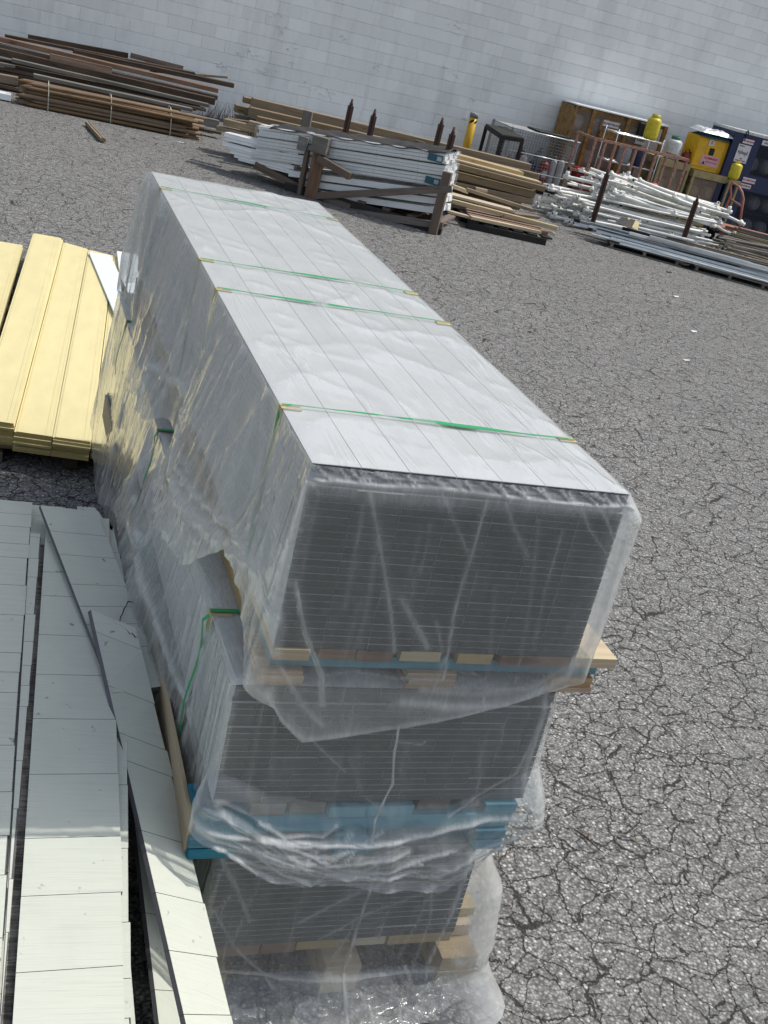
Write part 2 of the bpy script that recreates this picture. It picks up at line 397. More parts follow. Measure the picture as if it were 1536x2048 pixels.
# polythene film: clear sheet, milkier where it is bunched (rnd attribute = film density)
def film(name, tint=(.80, .82, .82), base=.025, gain=.8, bs_scale=1., gl=.6, rot=0., fine=1., rs=.17, bk=1.):
    m = bpy.data.materials.new(name); m.use_nodes = True; t = m.node_tree; t.nodes.clear()
    out = N(t, 'ShaderNodeOutputMaterial')
    uv = N(t, 'ShaderNodeUVMap', uv_map='uv').outputs[0]
    dens = rndattr(t)
    n1 = noise(t, mapped(t, uv, (9*bs_scale, 1.1*bs_scale, 1), rot=(0, 0, rot)), 1, 3, .5, .8)
    n2 = noise(t, mapped(t, uv, (34*bs_scale, 9*bs_scale, 1)), 1, 4, .6, 1.2)
    n4 = noise(t, mapped(t, uv, (4*bs_scale, 3*bs_scale, 1)), 1, 2, .5, 0)
    r1 = mathn(t, 'ABSOLUTE', mathn(t, 'SUBTRACT', n1, .5))
    rid = mathn(t, 'MULTIPLY', ramp(t, r1, [(.0, 1.), (.05, .0)], 'EASE').outputs[0], ramp(t, n4, [(.42, 0.), (.62, 1.)]).outputs[0])
    r2 = mathn(t, 'ABSOLUTE', mathn(t, 'SUBTRACT', n2, .5))
    rid2 = ramp(t, r2, [(.0, 1.), (.06, .0)], 'EASE').outputs[0]
    lw = N(t, 'ShaderNodeLayerWeight'); lw.inputs[0].default_value = .25
    fac = mathn(t, 'ADD', mathn(t, 'MULTIPLY', dens, gain), base)
    fac = mathn(t, 'MULTIPLY', fac, mathn(t, 'ADD', mathn(t, 'MULTIPLY', rid2, .45*fine), mathn(t, 'ADD', mathn(t, 'MULTIPLY', n4, .5), .65)))
    fac = mathn(t, 'ADD', fac, mathn(t, 'ADD', mathn(t, 'MULTIPLY', rid, rs), mathn(t, 'MULTIPLY', rid2, .025*fine)))
    fac = mathn(t, 'ADD', fac, mathn(t, 'MULTIPLY', lw.outputs['Facing'], .16), True)
    fac = mathn(t, 'MINIMUM', fac, .93)
    tr = N(t, 'ShaderNodeBsdfTransparent'); tr.inputs[0].default_value = (.97, .98, .98, 1)
    df = N(t, 'ShaderNodeBsdfDiffuse'); df.inputs[0].default_value = (*tint, 1)
    tl = N(t, 'ShaderNodeBsdfTranslucent'); tl.inputs[0].default_value = (*tint, 1)
    gs = N(t, 'ShaderNodeBsdfGlossy'); gs.inputs[0].default_value = (1, 1, 1, 1); gs.inputs['Roughness'].default_value = .13
    bn = N(t, 'ShaderNodeBump'); bn.inputs['Strength'].default_value = .6*bk; bn.inputs['Distance'].default_value = .006
    hh = mathn(t, 'ADD', mathn(t, 'MULTIPLY', rid, .6), mathn(t, 'ADD', mathn(t, 'MULTIPLY', n2, .7*fine), mathn(t, 'MULTIPLY', n1, 2.5)))
    t.links.new(hh, bn.inputs['Height'])
    for q in (df, tl, gs): t.links.new(bn.outputs[0], q.inputs['Normal'])
    m1 = N(t, 'ShaderNodeMixShader'); m1.inputs[0].default_value = .45; t.links.new(df.outputs[0], m1.inputs[1]); t.links.new(tl.outputs[0], m1.inputs[2])
    m2 = N(t, 'ShaderNodeMixShader'); t.links.new(fac, m2.inputs[0]); t.links.new(tr.outputs[0], m2.inputs[1]); t.links.new(m1.outputs[0], m2.inputs[2])
    l2 = N(t, 'ShaderNodeLayerWeight'); l2.inputs[0].default_value = .5; t.links.new(bn.outputs[0], l2.inputs['Normal'])
    frs = mathn(t, 'ADD', mathn(t, 'MULTIPLY', mathn(t, 'POWER', l2.outputs['Facing'], 4.), .8), .055)
    m3 = N(t, 'ShaderNodeMixShader'); t.links.new(mathn(t, 'MULTIPLY', frs, gl, True), m3.inputs[0]); t.links.new(m2.outputs[0], m3.inputs[1]); t.links.new(gs.outputs[0], m3.inputs[2])
    t.links.new(m3.outputs[0], out.inputs[0]); return m
M['film'] = film('polythene film', base=.05, gain=.68, fine=.6, bk=.95, gl=1.1)
M['film_front'] = film('clear polythene film', base=.03, gain=.95, bs_scale=.8, rot=-.12, fine=.4, rs=.07, bk=.6, gl=1.1)
M['film_top'] = film('polythene film on top', base=.02, gain=.7, bs_scale=.8, rot=.9, fine=.5, bk=.7, gl=1.)
M['film_far'] = film('polythene film on trim', tint=(.95, .96, .97), base=.03, gain=.3, bs_scale=.5, fine=.3, bk=.5, gl=1.5)

# ================================================================== SETTING
g = MB(); g.grid([[(-150, -60, 0), (200, -60, 0)], [(-150, 240, 0), (200, 240, 0)]])
tag(g.build('asphalt_ground', M['asphalt'], loc=(0, 0, 0)), kind='structure')['label'] = 'cracked grey asphalt yard'
# block wall: every course and block with bevelled rims proud of the joints
WY = 20.49
def block_wall():
    root = thing('block_wall', 'tall white painted concrete block wall behind the yard', 'wall', (6, WY, 0))
    z0 = H-1.264-.2032*6; BW, BH = .4064, .2032
    s = MB(); s.box(-14, 40, WY+.012, WY+.3, -.3, 9, ax=0); part('wall_core', s, M['wall'], root)
    s = MB(); r = random.Random(11)
    for ci in range(-1, 40):
        za = z0+(ci)*BH; row = ci % 2
        nb = int(54/BW)
        for k in range(nb):
            xa = -14+.171+k*BW+(BW/2 if row else 0); xb = xa+BW
            if xb > 40: continue
            pr = r.uniform(-.0012, .0012); dep = .014
            ez = r.choice([.004, .006, .008]); ex = r.choice([0, 0, .0004, .0012, .0025])
            # front face plus bevelled rim
            y0 = WY-pr; jit = r.uniform(-.0015, .0015)
            o = [(xa, za), (xb, za), (xb, za+BH), (xa, za+BH)]
            i_ = [(xa+ex, za+ez*.7), (xb-ex, za+ez*.7), (xb-ex, za+BH-ez+jit), (xa+ex, za+BH-ez+jit)]
            base = len(s.v); s.v += [(x, y0+dep, z) for x, z in o]+[(x, y0, z) for x, z in i_]
            s.r += [r.random()]*8
            s.f.append([base+4, base+5, base+6, base+7]); s.uv.append([(0, 0)]*4); s.m.append(0); s.sm.append(False)
            for q in range(4):
                q2 = (q+1) % 4
                s.f.append([base+q, base+q2, base+4+q2, base+4+q]); s.uv.append([(0, 0)]*4); s.m.append(0); s.sm.append(False)
    part('blocks', s, M['wall'], root)['label'] = 'painted block face with course lines'
    # chipped thick paint ridges in the patched area and the control joint
    s = MB(); r = random.Random(5)
    for (u, v) in [(560, 62), (575, 92), (585, 130), (505, 108), (520, 145), (640, 178), (655, 186), (478, 105), (548, 30), (905, 46), (912, 60), (690, 75), (745, 130), (610, 165), (425, 125), (445, 130), (898, 140), (930, 238), (948, 200), (540, 140)]:
        c = GY(u, v, WY-.004)
        for q in range(4):
            p0 = c+V((r.uniform(-.12, .12), 0, r.uniform(-.06, .06))); pts = [p0]
            for k in range(5): pts.append(pts[-1]+V((r.uniform(-.02, .05), 0, r.uniform(-.03, .03))))
            s.tube(pts, [r.uniform(.002, .006) for _ in pts], n=5, cap=False)
    part('paint_ridges', s, M['wall'], root)
    s = MB()
    for A_, B_ in (((948, 0), (899, 210)), ((677, 0), (656, 156))):
        p, q = GY(*A_, WY-.003), GY(*B_, WY-.003)
        p = V((q.x+.02, p.y, p.z+1.5)); s.beam(p, q, .0035, .004, up=(0, 1, 0))
    part('control_joint', s, M['wall'], root)
block_wall()
# low weeds and litter by the wall foot
def weeds():
    r = random.Random(2); s = MB()
    for k in range(120):
        x = r.gauss(3.85, .3); y = r.uniform(19.9, 20.4); p = V((x, y, 0)); d = V((r.uniform(-.5, .5), r.uniform(-.5, .1), 1)).normalized()
        q = p+d*r.uniform(.08, .38); s.tube([p, (p+q)/2+V((r.uniform(-.03, .03), 0, 0)), q], [.004, .003, .001], n=3, cap=False)
    for k in range(160):
        x = r.gauss(12.0, .45); y = r.uniform(15.2, 16.6); p = V((x, y, r.uniform(0, .1))); d = V((r.uniform(-1, 1), r.uniform(-1, 1), r.uniform(0, .5))).normalized()
        q = p+d*r.uniform(.08, .3); s.tube([p, q], [.005, .002], n=3, cap=False)
    solo('dry_weeds', s, M['timber_dark'], None, None, kind='stuff')['label'] = 'dry weeds and twigs at the wall foot and among the timber'
weeds()
# ================================================================== THE THREE WRAPPED BUNDLES
def interp(x, pts):
    xs = [p[0] for p in pts]; ys = [p[1] for p in pts]
    return np.interp(x, xs, ys)
def boards(root, x0, x1, y0, y1, z0, z1, ncol, nrow, seed, half=False, label=None):
    """every board of a bundle: the 100 that show most are parts of their own, the rest one part"""
    r = random.Random(seed); cw = (x1-x0)/ncol; rh = (z1-z0)/nrow
    L = []
    for j in range(nrow):
        z = z0+j*rh
        off = cw/2 if (half and (j//3) % 2) else 0
        edges = [x0]+[x0+off+k*cw for k in range(1 if not off else 0, ncol+1)]
        edges = sorted(set([e for e in edges if e <= x1+1e-6]+[x1]))
        rowj = -.010+.019*j/nrow+r.uniform(-.0005, .0005)
        for i in range(len(edges)-1):
            if edges[i+1]-edges[i] < .01: continue
            fy = rowj+r.uniform(-.0005, .0005)+(.006 if j == nrow-3 else 0)
            if r.random() < .03: fy += r.uniform(-.005, .005)
            gp = .0011 if j == nrow-1 else (.0012 if r.random() < .12 else .0006)
            L.append((edges[i]+gp, edges[i+1]-gp, y0+fy, y1+r.uniform(-.01, .02), z+.0002, z+rh-.0009, j, i))
    # rank: top layer, then the front-left
    L.sort(key=lambda q: (0 if q[6] == nrow-1 else 1, -q[6], q[7]))
    rest = MB()
    for k, q in enumerate(L):
        mb = MB() if k < 99 else rest
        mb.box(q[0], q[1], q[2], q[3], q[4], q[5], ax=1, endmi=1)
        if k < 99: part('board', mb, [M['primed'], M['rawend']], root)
    o = part('boards', rest, [M['primed'], M['rawend']], root); o['kind'] = 'stuff'; o['label'] = label or 'remaining boards of the bundle'
    return L
def perim(x0, x1, y0, y1, ds, rc=.02):
    """closed loop left side (back to front), front, right, back; returns x,y,nx,ny,s"""
    P = []
    def seg(p, q, n):
        d = math.dist(p, q); k = max(2, int(d/(min(ds, .0055) if n == (0, -1) else ds)))
        for i in range(k): t = i/k; P.append((p[0]+(q[0]-p[0])*t, p[1]+(q[1]-p[1])*t, n[0], n[1]))
    def arc(cx, cy, a0, a1):
        k = 9
        for i in range(k):
            an = a0+(a1-a0)*i/k; P.append((cx+rc*math.cos(an), cy+rc*math.sin(an), math.cos(an), math.sin(an)))
    pi = math.pi
    seg((x0, y1-rc), (x0, y0+rc), (-1, 0)); arc(x0+rc, y0+rc, pi, 1.5*pi)
    seg((x0+rc, y0), (x1-rc, y0), (0, -1)); arc(x1-rc, y0+rc, 1.5*pi, 2*pi)
    seg((x1, y0+rc), (x1, y1-rc), (1, 0)); arc(x1-rc, y1-rc, 0, pi/2)
    seg((x1-rc, y1), (x0+rc, y1), (0, 1)); arc(x0+rc, y1-rc, pi/2, pi)
    P = np.array(P); d = np.hypot(np.diff(P[:, 0], append=P[0, 0]), np.diff(P[:, 1], append=P[0, 1])); s = np.concatenate([[0], np.cumsum(d)[:-1]])
    return P, s
def side_of(P):
    n = P[:, 2:4]; return np.maximum(-n[:, 0], 0), np.maximum(-n[:, 1], 0), np.maximum(n[:, 0], 0), np.maximum(n[:, 1], 0)
def wrap(root, box, ztop, hem, bulge, ampl, dens, seed, name='plastic_wrap', nt=70, ds=.011, top=True, zfun=None, mat=None, pins=(), creases=(), side_creases=(), topd=0.):
    """film over a bundle. hem/bulge/ampl/dens are functions of (side weights, x, y) arrays"""
    x0, x1, y0, y1 = box
    P, s = perim(x0, x1, y0, y1, ds); W_ = side_of(P)
    X, Y_ = P[:, 0], P[:, 1]
    zh = hem(W_, X, Y_); T = (np.linspace(0, 1, nt)**1.0)[:, None]
    bl = bulge(W_, X, Y_, T); am = ampl(W_, X, Y_, T)
    S = s[None, :]+0*T; TT = T+0*S
    zz = ztop-(ztop-zh)[None, :]*TT
    depth = (ztop-zz)
    # folds run down with some shear; sharper creases radiate from pinch points
    q = S+depth*(.10*np.sin(S*2.3+seed))
    f1 = ridge(q*5.5, depth*.8, seed, 1.3); f2 = ridge(q*14+.35*np.sin(depth*6), depth*1.6, seed+1, 1.7)
    f3 = ridge(q*31, depth*9, seed+2, 2.); f4 = ridge(S*7+depth*9, depth*5-S*3, seed+4, 3.)
    f5 = ridge(S*22-depth*25, depth*20+S*6, seed+6, 3.)
    off = .002+bl+am*(f1*.62+f2*.34+f3*.04)*np.minimum(1, depth/.06+.12)+am*.12*f4+.0008*f5+.0008*f3
    pin = np.ones_like(off)
    for (py, wd_) in pins: pin *= 1-np.exp(-((Y_[None, :]-py)/wd_)**2)*(W_[0]+W_[2])[None, :]*np.exp(-(TT/.75)**6)*.92
    off = .002+(off-.002)*pin
    off = off+W_[1][None]*.012*np.minimum(1, depth/.04)
    XX = X[None, :]+P[:, 2][None, :]*off; YY = Y_[None, :]+P[:, 3][None, :]*off
    # small sideways wander keeps folds from being straight
    zz = zz+.012*(vn(S*3, depth*5, seed+9)-.5)*np.minimum(1, TT*2)+.03*(vn(S*6, 0*S, seed+3)-.5)*TT**3
    if zfun: zz, XX, YY = zfun(zz, XX, YY, TT, W_, X, Y_)
    D = dens(W_, X, Y_, T)*(.6+1.0*(f1*.5+f2*.5)**1.6+.4*f4*f3)
    # tension creases: raised lines of doubled film on the front (x,z) and on the flanks (y,z)
    for lst, hor, sel in ((creases, XX, W_[1] > .5), (side_creases, YY, W_[0] > .5)):
        if not len(lst): continue
        idx = np.where(sel)[0]; h_ = hor[:, idx]; z_ = zz[:, idx]; acc = np.zeros_like(h_)
        for pts, wd_, st in lst:
            best = np.full(h_.shape, 1e9)
            nseg = len(pts)-1
            for q0 in range(nseg):
                (ax0, az0), (bx0, bz0) = pts[q0], pts[q0+1]; dx_, dz_ = bx0-ax0, bz0-az0; l2 = dx_*dx_+dz_*dz_+1e-12
                tt = np.clip(((h_-ax0)*dx_+(z_-az0)*dz_)/l2, 0, 1); best = np.minimum(best, np.hypot(h_-ax0-tt*dx_, z_-az0-tt*dz_))
            # sharp on one side, soft on the other
            acc = np.maximum(acc, st*(np.exp(-(best/wd_)**2)*.75+np.exp(-(best/(wd_*3.5))**2)*.25))
        D[:, idx] += acc*(.9+.7*vn(h_*30, z_*30, 8)); o_ = acc*.012
        XX[:, idx] += P[idx, 2][None]*o_; YY[:, idx] += P[idx, 3][None]*o_
    mb = MB()
    G3 = np.stack([XX, YY, zz], -1)
    uvs = np.stack([S, depth], -1); s2 = np.append(s, s[-1]+ds)
    G3 = np.concatenate([G3, G3[:, :1]], 1); D = np.concatenate([D, D[:, :1]], 1); uvs = np.concatenate([uvs, uvs[:, :1]], 1); uvs[:, -1, 0] = uvs[:, -2, 0]+ds
    fsel = np.append(W_[1], W_[1][:1]) > .5
    mb.grid(G3, r=np.clip(D, 0, 1), uvs=uvs)
    nj_ = G3.shape[1]-1
    for i_ in range(len(mb.f)):
        if fsel[i_ % nj_]: mb.m[i_] = 1
    if top:
        nx, ny = 60, 200; xs = np.linspace(x0-.001, x1+.001, nx); ys = np.linspace(y0-.001, y1+.001, ny)
        A, B = np.meshgrid(xs, ys); ed = np.minimum(np.minimum(A-x0, x1-A), np.minimum(B-y0, y1-B)); ed = np.clip(ed/.03, 0, 1)
        c1 = ridge(A*4+B*1.6, B*3.2-A*2, seed+11, 5); c2 = ridge(A*11-B*3, B*7+A*5, seed+12, 3); c3 = ridge(A*26+B*9, B*17, seed+13, 2)
        Z = ztop+.0015+ed*(.008*c1+.004*c2+.001*c3)
        Dn = .09+topd*(.7+.6*c2)+.24*c1+.08*c2*c1
        Dn = Dn+.5*np.exp(-(((A-(x0+.52+.05*(B-y0)))/.05)**2))*ridge(A*20, B*9, 3, 2)*.35
        mb.grid(np.stack([A, B, Z], -1), mi=2, r=np.clip(Dn, 0, 1), uvs=np.stack([A*1.3, B], -1))
    return part(name, mb, [mat or M['film'], M['film_front'], M['film_top']], root)
def strap(root, x0, x1, y, ztop, zbot, mats, tw=.014, label=None, out=.004, topout=.0065, twist=True):
    """flat band over the top and down both sides, twisting once in the middle"""
    mb = MB(); th = .0009
    n = 60; pts = []; r = random.Random(int(y*1000))
    tx = r.uniform(.35, .6); mid = r.uniform(-.003, .003)
    wob = [r.uniform(-.004, .004) for _ in range(8)]
    rows = []
    for i in range(n+1):
        t = i/n; x = x0+(x1-x0)*t; yy = y+.006*math.sin(t*5+y*3)
        wdt = tw*(1.0 if not twist else (.35+1.1*math.exp(-((t-tx)/.16)**2)))
        rows.append(((x, yy-wdt/2, ztop+topout), (x, yy+wdt/2, ztop+topout+.0006*math.sin(t*30))))
    mb.grid(rows, smooth=False)
    for sx, xx in ((-1, x0), (1, x1)):
        rows = []
        for i in range(26):
            t = i/25; z = ztop-(ztop-zbot)*t; o = out*(1+.6*math.sin(t*9+y)) if i else .001
            yy = y+.03*t+.004*math.sin(t*8+y*5)
            rows.append(((xx+sx*o, yy-tw*.4, z), (xx+sx*(o+.001), yy+tw*.4, z)))
        mb.grid(rows, smooth=False)
    o = part('strap', mb, mats, root)
    if label: o['label'] = label
    md = o.modifiers.new('thickness', 'SOLIDIFY'); md.thickness = .0009
    return o
def corner_pad(root, x, y, z, sx, L=.045, tw=.03, mat=None):
    """folded card edge protector under a strap"""
    mb = MB(); t = .0028
    mb.box(*sorted((x-sx*L, x+sx*t)), y-tw/2, y+tw/2, z+.0006, z+.0006+t, ax=1)
    mb.box(*sorted((x+sx*.0005, x+sx*(t+.0005))), y-tw/2+.001, y+tw/2-.001, z-L*.9, z, ax=1)
    return part('edge_protector', mb, mat or M['cardboard'], root)
def fpx(pts, y=1.93): return [(GY(u, v, y).x, GY(u, v, y).z) for u, v in pts]
def rand_creases(seed, n, h0, h1, zt, zb, lean=0., wr=(.002, .005), sr=(.08, .3), lmin=.15):
    r = random.Random(seed); out = []
    for k in range(n):
        x = r.uniform(h0, h1); za = zt-r.uniform(0, .5)*(zt-zb); L = r.uniform(lmin, .9)*(zt-zb); dx = r.gauss(lean, .12)*L
        m = r.uniform(-.012, .012); out.append(([(x, za), (x+dx*.45+m, za-L*.45), (x+dx, max(zb, za-L))], r.uniform(*wr), r.uniform(*sr)))
    return out
def GX(u, v, x):
    d = ray(u, v); p = CC+d*(x/d[0]); return (float(p[1]), float(p[2]))
SD1 = [([GX(u, v, .58) for u, v in p], w_, s_) for p, w_, s_ in (([(365, 870), (366, 960), (392, 1020), (435, 1090), (478, 1140)], .018, .75), ([(372, 940), (420, 1020), (470, 1110)], .010, .5), ([(350, 800), (372, 850), (366, 900)], .012, .6),
 ([(520, 830), (500, 1000), (482, 1140), (500, 1260), (515, 1360)], .006, .45), ([(300, 730), (335, 765), (350, 800)], .014, .6), ([(440, 640), (420, 760), (400, 900)], .012, .35), ([(480, 700), (470, 860), (455, 1010)], .014, .35), ([(400, 620), (350, 720), (335, 765)], .008, .45),
 ([(300, 420), (280, 520), (275, 595)], .012, .45), ([(330, 480), (310, 620), (300, 720)], .010, .4), ([(590, 900), (560, 1060), (540, 1250)], .006, .35))]
SD2 = [([GX(u, v, .55) for u, v in p], w_, s_) for p, w_, s_ in (([(285, 1070), (310, 1200), (335, 1330), (362, 1440)], .016, .75), ([(440, 1205), (395, 1280), (355, 1400)], .007, .4), ([(270, 1000), (285, 1090)], .014, .6), ([(300, 860), (270, 960), (240, 1010)], .014, .5), ([(245, 780), (235, 880), (215, 960)], .014, .5), ([(400, 1010), (370, 1100), (345, 1200)], .005, .35))]
CR1 = [(fpx(p), w_, s_) for p, w_, s_ in (
 ([(742, 985), (760, 1090), (780, 1221), (786, 1300)], .004, .34), ([(729, 1015), (710, 1110), (688, 1215)], .003, .2), ([(980, 1000), (940, 1120), (906, 1225), (882, 1352)], .0025, .42),
 ([(884, 980), (912, 1050), (936, 1105)], .003, .22), ([(800, 1195), (828, 1245), (852, 1290)], .007, .30), ([(1015, 1008), (1030, 1060), (1056, 1115)], .005, .2),
 ([(589, 1160), (606, 1254), (641, 1345), (640, 1400)], .005, .42), ([(1190, 1005), (1215, 1040), (1240, 1110)], .003, .3), ([(1165, 1010), (1180, 1060), (1215, 1110)], .003, .25),
 ([(1240, 1080), (1205, 1190), (1175, 1265), (1125, 1345), (1016, 1400), (900, 1405), (800, 1395)], .012, .45), ([(1120, 1330), (1050, 1370), (940, 1378), (840, 1372)], .010, .28),
 ([(641, 1345), (700, 1335), (790, 1350), (880, 1352)], .006, .2), ([(520, 1370), (560, 1430), (603, 1468), (660, 1462), (780, 1445), (876, 1429), (1000, 1402), (1130, 1362)], .005, .35),
 ([(560, 1330), (600, 1400), (640, 1440)], .006, .25), ([(870, 1240), (884, 1310), (860, 1380)], .004, .2), ([(960, 1380), (958, 1420)], .003, .45), ([(612, 985), (585, 1080), (560, 1200), (545, 1300)], .006, .35),
 ([(640, 990), (620, 1060), (600, 1160)], .004, .15), ([(1258, 1015), (1225, 1110), (1180, 1230)], .007, .35),
 ([(612, 966), (680, 968), (760, 977), (900, 985), (1060, 1004), (1200, 1018), (1262, 1018)], .0035, .85), ([(615, 955), (690, 960), (800, 965), (1000, 985), (1150, 1003)], .003, .4))]
_r = random.Random(77)
for k in range(46):
    u = 620+k*14+_r.uniform(-8, 8); v = 935+(u-620)*.1; CR1.append((fpx([(u, v), (u+_r.uniform(8, 45), v+_r.uniform(18, 34))]), _r.uniform(.0014, .0028), _r.uniform(.25, .8)))
CR1 += rand_creases(5, 10, .67, 1.41, 1.45, .95, -.05, sr=(.06, .2))
CR2 = [(fpx(p, 1.9), w_, s_) for p, w_, s_ in (
 ([(504, 1374), (600, 1470), (696, 1559)], .004, .22), ([(393, 1640), (500, 1662), (609, 1677), (733, 1677), (857, 1665), (1030, 1622)], .006, .75), ([(420, 1655), (560, 1700), (700, 1735), (860, 1728), (1020, 1650)], .005, .55),
 ([(450, 1650), (560, 1725), (700, 1768), (820, 1765), (950, 1715)], .004, .5), ([(640, 1722), (760, 1728), (900, 1712), (1000, 1670)], .0035, .6), ([(470, 1700), (560, 1745), (640, 1762)], .005, .35),
 ([(1110, 1400), (1085, 1480), (1045, 1590)], .007, .35), ([(540, 1400), (520, 1480), (500, 1600)], .003, .15), ([(800, 1500), (850, 1505), (860, 1498)], .002, .35), ([(430, 1600), (470, 1640), (560, 1690)], .006, .35), ([(1090, 1470), (1040, 1560), (900, 1640)], .004, .3))]
CR2 = [(p, w_*.8, s_) for p, w_, s_ in CR2]
_r = random.Random(9)
for k in range(16):
    v0 = _r.uniform(1640, 1700); sag = _r.uniform(20, 70); u0 = _r.uniform(395, 620); u1 = u0+_r.uniform(150, 420); u1 = min(u1, 1030)
    CR2.append((fpx([(u0, v0), ((u0+u1)/2-30, v0+sag), ((u0+u1)/2+50, v0+sag*1.05), (u1, v0+sag*.55-_r.uniform(0, 25))], 1.9), _r.uniform(.0028, .0045), _r.uniform(.25, .6)))
CR2 += rand_creases(6, 12, .62, 1.39, .93, .62, .2, sr=(.05, .18))
CR3 = [(fpx(p, 1.91), w_, s_) for p, w_, s_ in (
 ([(765, 1733), (725, 1830), (687, 1933), (662, 2030)], .003, .5), ([(950, 1723), (900, 1830), (843, 1933)], .004, .4), ([(448, 1738), (475, 1785), (501, 1850)], .008, .25), ([(600, 1850), (700, 1800), (780, 1770)], .006, .22), ([(640, 1880), (740, 1830), (860, 1790)], .005, .18),
 ([(430, 1830), (470, 1900), (540, 1960)], .005, .25), ([(870, 1745), (860, 1840), (820, 1930)], .005, .25), ([(960, 1790), (920, 1880), (880, 1940)], .006, .4), ([(440, 1945), (560, 1950), (700, 1945), (860, 1925)], .006, .35))]
CR3 = [(p, w_*.6, s_*1.2) for p, w_, s_ in CR3]
CR3 += rand_creases(7, 14, .66, 1.33, .45, .05, -.2, sr=(.06, .22))
# ---------------- top bundle
U1 = (.657, 1.417, 1.957, 4.97); ZT1 = 1.507
B1 = thing('board_bundle', 'topmost plastic-wrapped bundle of pale trim boards with green straps, at the top of the stack', 'board bundle', (1.04, 3.4, .97), 'three wrapped board bundles in one stack')
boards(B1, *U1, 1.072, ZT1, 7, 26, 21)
def hem1(W, X, Y_):
    L = interp(Y_, [(1.95, .96), (2.1, 1.10), (2.25, 1.13), (2.36, 1.05), (2.5, .95), (2.75, .92), (2.98, .93), (3.08, 1.02), (3.2, 1.05), (3.34, 1.02), (3.46, .95), (3.9, .92), (4.2, .93), (4.5, .98), (4.97, .95)])
    Fr = interp(X, [(.657, .97), (.70, .90), (.76, .845), (.84, .86), (1.0, .885), (1.1, .91), (1.25, .955), (1.36, 1.0), (1.417, 1.03)])
    R = interp(Y_, [(1.95, 1.04), (2.2, 1.05), (3, 1.0), (4.97, 1.0)])
    B = 1.0+0*X
    n = W[0]+W[1]+W[2]+W[3]+1e-9
    return (W[0]*L+W[1]*Fr+W[2]*R+W[3]*B)/n
def bul1(W, X, Y_, T):
    L = interp(Y_, [(1.95, .035), (2.1, .03), (2.35, .05), (2.5, .085), (2.75, .105), (2.98, .095), (3.1, .03), (3.3, .035), (3.5, .09), (4.0, .09), (4.4, .045), (4.97, .035)])
    Fr = interp(X, [(.657, .03), (1.417, .03)])
    R = interp(Y_, [(1.95, .05), (2.3, .03), (3, .02), (4.97, .03)])
    b = W[0]*L+W[1]*Fr+W[2]*R+W[3]*.06
    sh = np.where(Y_[None] > 4.35, T**.35, T**1.15)
    rsh = np.sin(np.minimum(T*1.4, 1)*math.pi/2)   # right flank stands off as soon as it leaves the edge
    c = np.maximum(W[0]*W[3], W[2]*W[3])*0
    return W[2][None]*(R)[None]*(np.minimum(T/.12, 1)*(1-.45*T))+(1-W[2])[None]*b[None]*sh
def amp1(W, X, Y_, T):
    a_ = W[0]*interp(Y_, [(1.95, .008), (2.3, .03), (2.7, .045), (3.2, .03), (4, .04), (4.5, .022), (4.97, .02)])+W[1]*.0045+W[2]*.02+W[3]*.03
    return a_[None]*(.25+.75*np.minimum(T*1.6, 1))
def den1(W, X, Y_, T):
    return (W[0]*.30+W[1]*.04+W[2]*.42+W[3]*.3)[None]*(.75+.4*T)+(W[1]*.5)[None]*np.exp(-((T-.07)/.035)**2)*.8+(W[1])[None]*np.clip((T-.72)/.28, 0, 1)*.16
wrap(B1, U1, ZT1, hem1, bul1, amp1, den1, 1, nt=130, ds=.009, pins=((2.29, .07), (3.23, .09), (3.56, .08), (4.62, .07)), creases=CR1, side_creases=SD1+rand_creases(15, 70, 2.0, 4.95, 1.5, .93, -.02, wr=(.004, .011), sr=(.12, .5), lmin=.4))
for y in (2.262, 3.19, 3.525, 4.62):
    strap(B1, U1[0], U1[1], y, ZT1, 1.08, M['strap_green'])
    corner_pad(B1, U1[0], y, ZT1, -1); corner_pad(B1, U1[1], y, ZT1, 1)
# timber under it: cross slats, blue runners and plywood blocks
sl = [(.66, .742, 'pine'), (.765, .85, 'timber_red'), (.853, .94, 'timber_red'), (.962, 1.062, 'pine'), (1.105, 1.195, 'pine'), (1.215, 1.40, 'timber_red')]
for (xa, xb, mt) in sl:
    mb = MB(); mb.box(xa, xb, 1.945+rnd.uniform(-.01, .01), 2.9, 1.043, 1.0705, ax=1); mb.box(xa, xb, 3.1, 4.9, 1.043, 1.0705, ax=1); part('deck_slat', mb, M[mt], B1)
mb = MB(); mb.box(1.404, 1.535, 1.945, 2.14, 1.0435, 1.0705, ax=0); o = part('bearer_plank', mb, M['pine'], B1); o['label'] = 'fresh plywood bearer sticking out on the right'
B1['label'] = B1['label']
for y in (3.05, 4.2, 4.8):
    mb = MB(); mb.box(.66, 1.50, y, y+.1, 1.0435, 1.0700, ax=0); part('bearer_plank', mb, M['pine'], B1)
for i, (ya, yb) in enumerate(((1.965, 2.1), (3.2, 3.33), (4.6, 4.73))):
    mb = MB(); mb.box(.665, 1.50, ya, yb, 1.012, 1.0425, ax=0); part('blue_runner', mb, M['bluewood'], B1)
    for (xa, xb) in ((.64, .742), (.995, 1.115), (1.37, 1.488)):
        if xa > 1.3:
            pass
        for k in range(3):
            mb2 = MB() if k == 0 else mb2
            mb2.box(xa+rnd.uniform(-.004, .004), xb+rnd.uniform(-.004, .004), ya-.018+rnd.uniform(-.004, .004), yb+.02, .9705+k*.0138, .9705+k*.0138+.0128, ax=0)
        part('plywood_block', mb2, M['osb'], B1)
mb = MB(); mb.box(.655, .667, 2.2, 4.95, .972, 1.04, ax=1); part('side_batten', mb, M['pine'], B1)
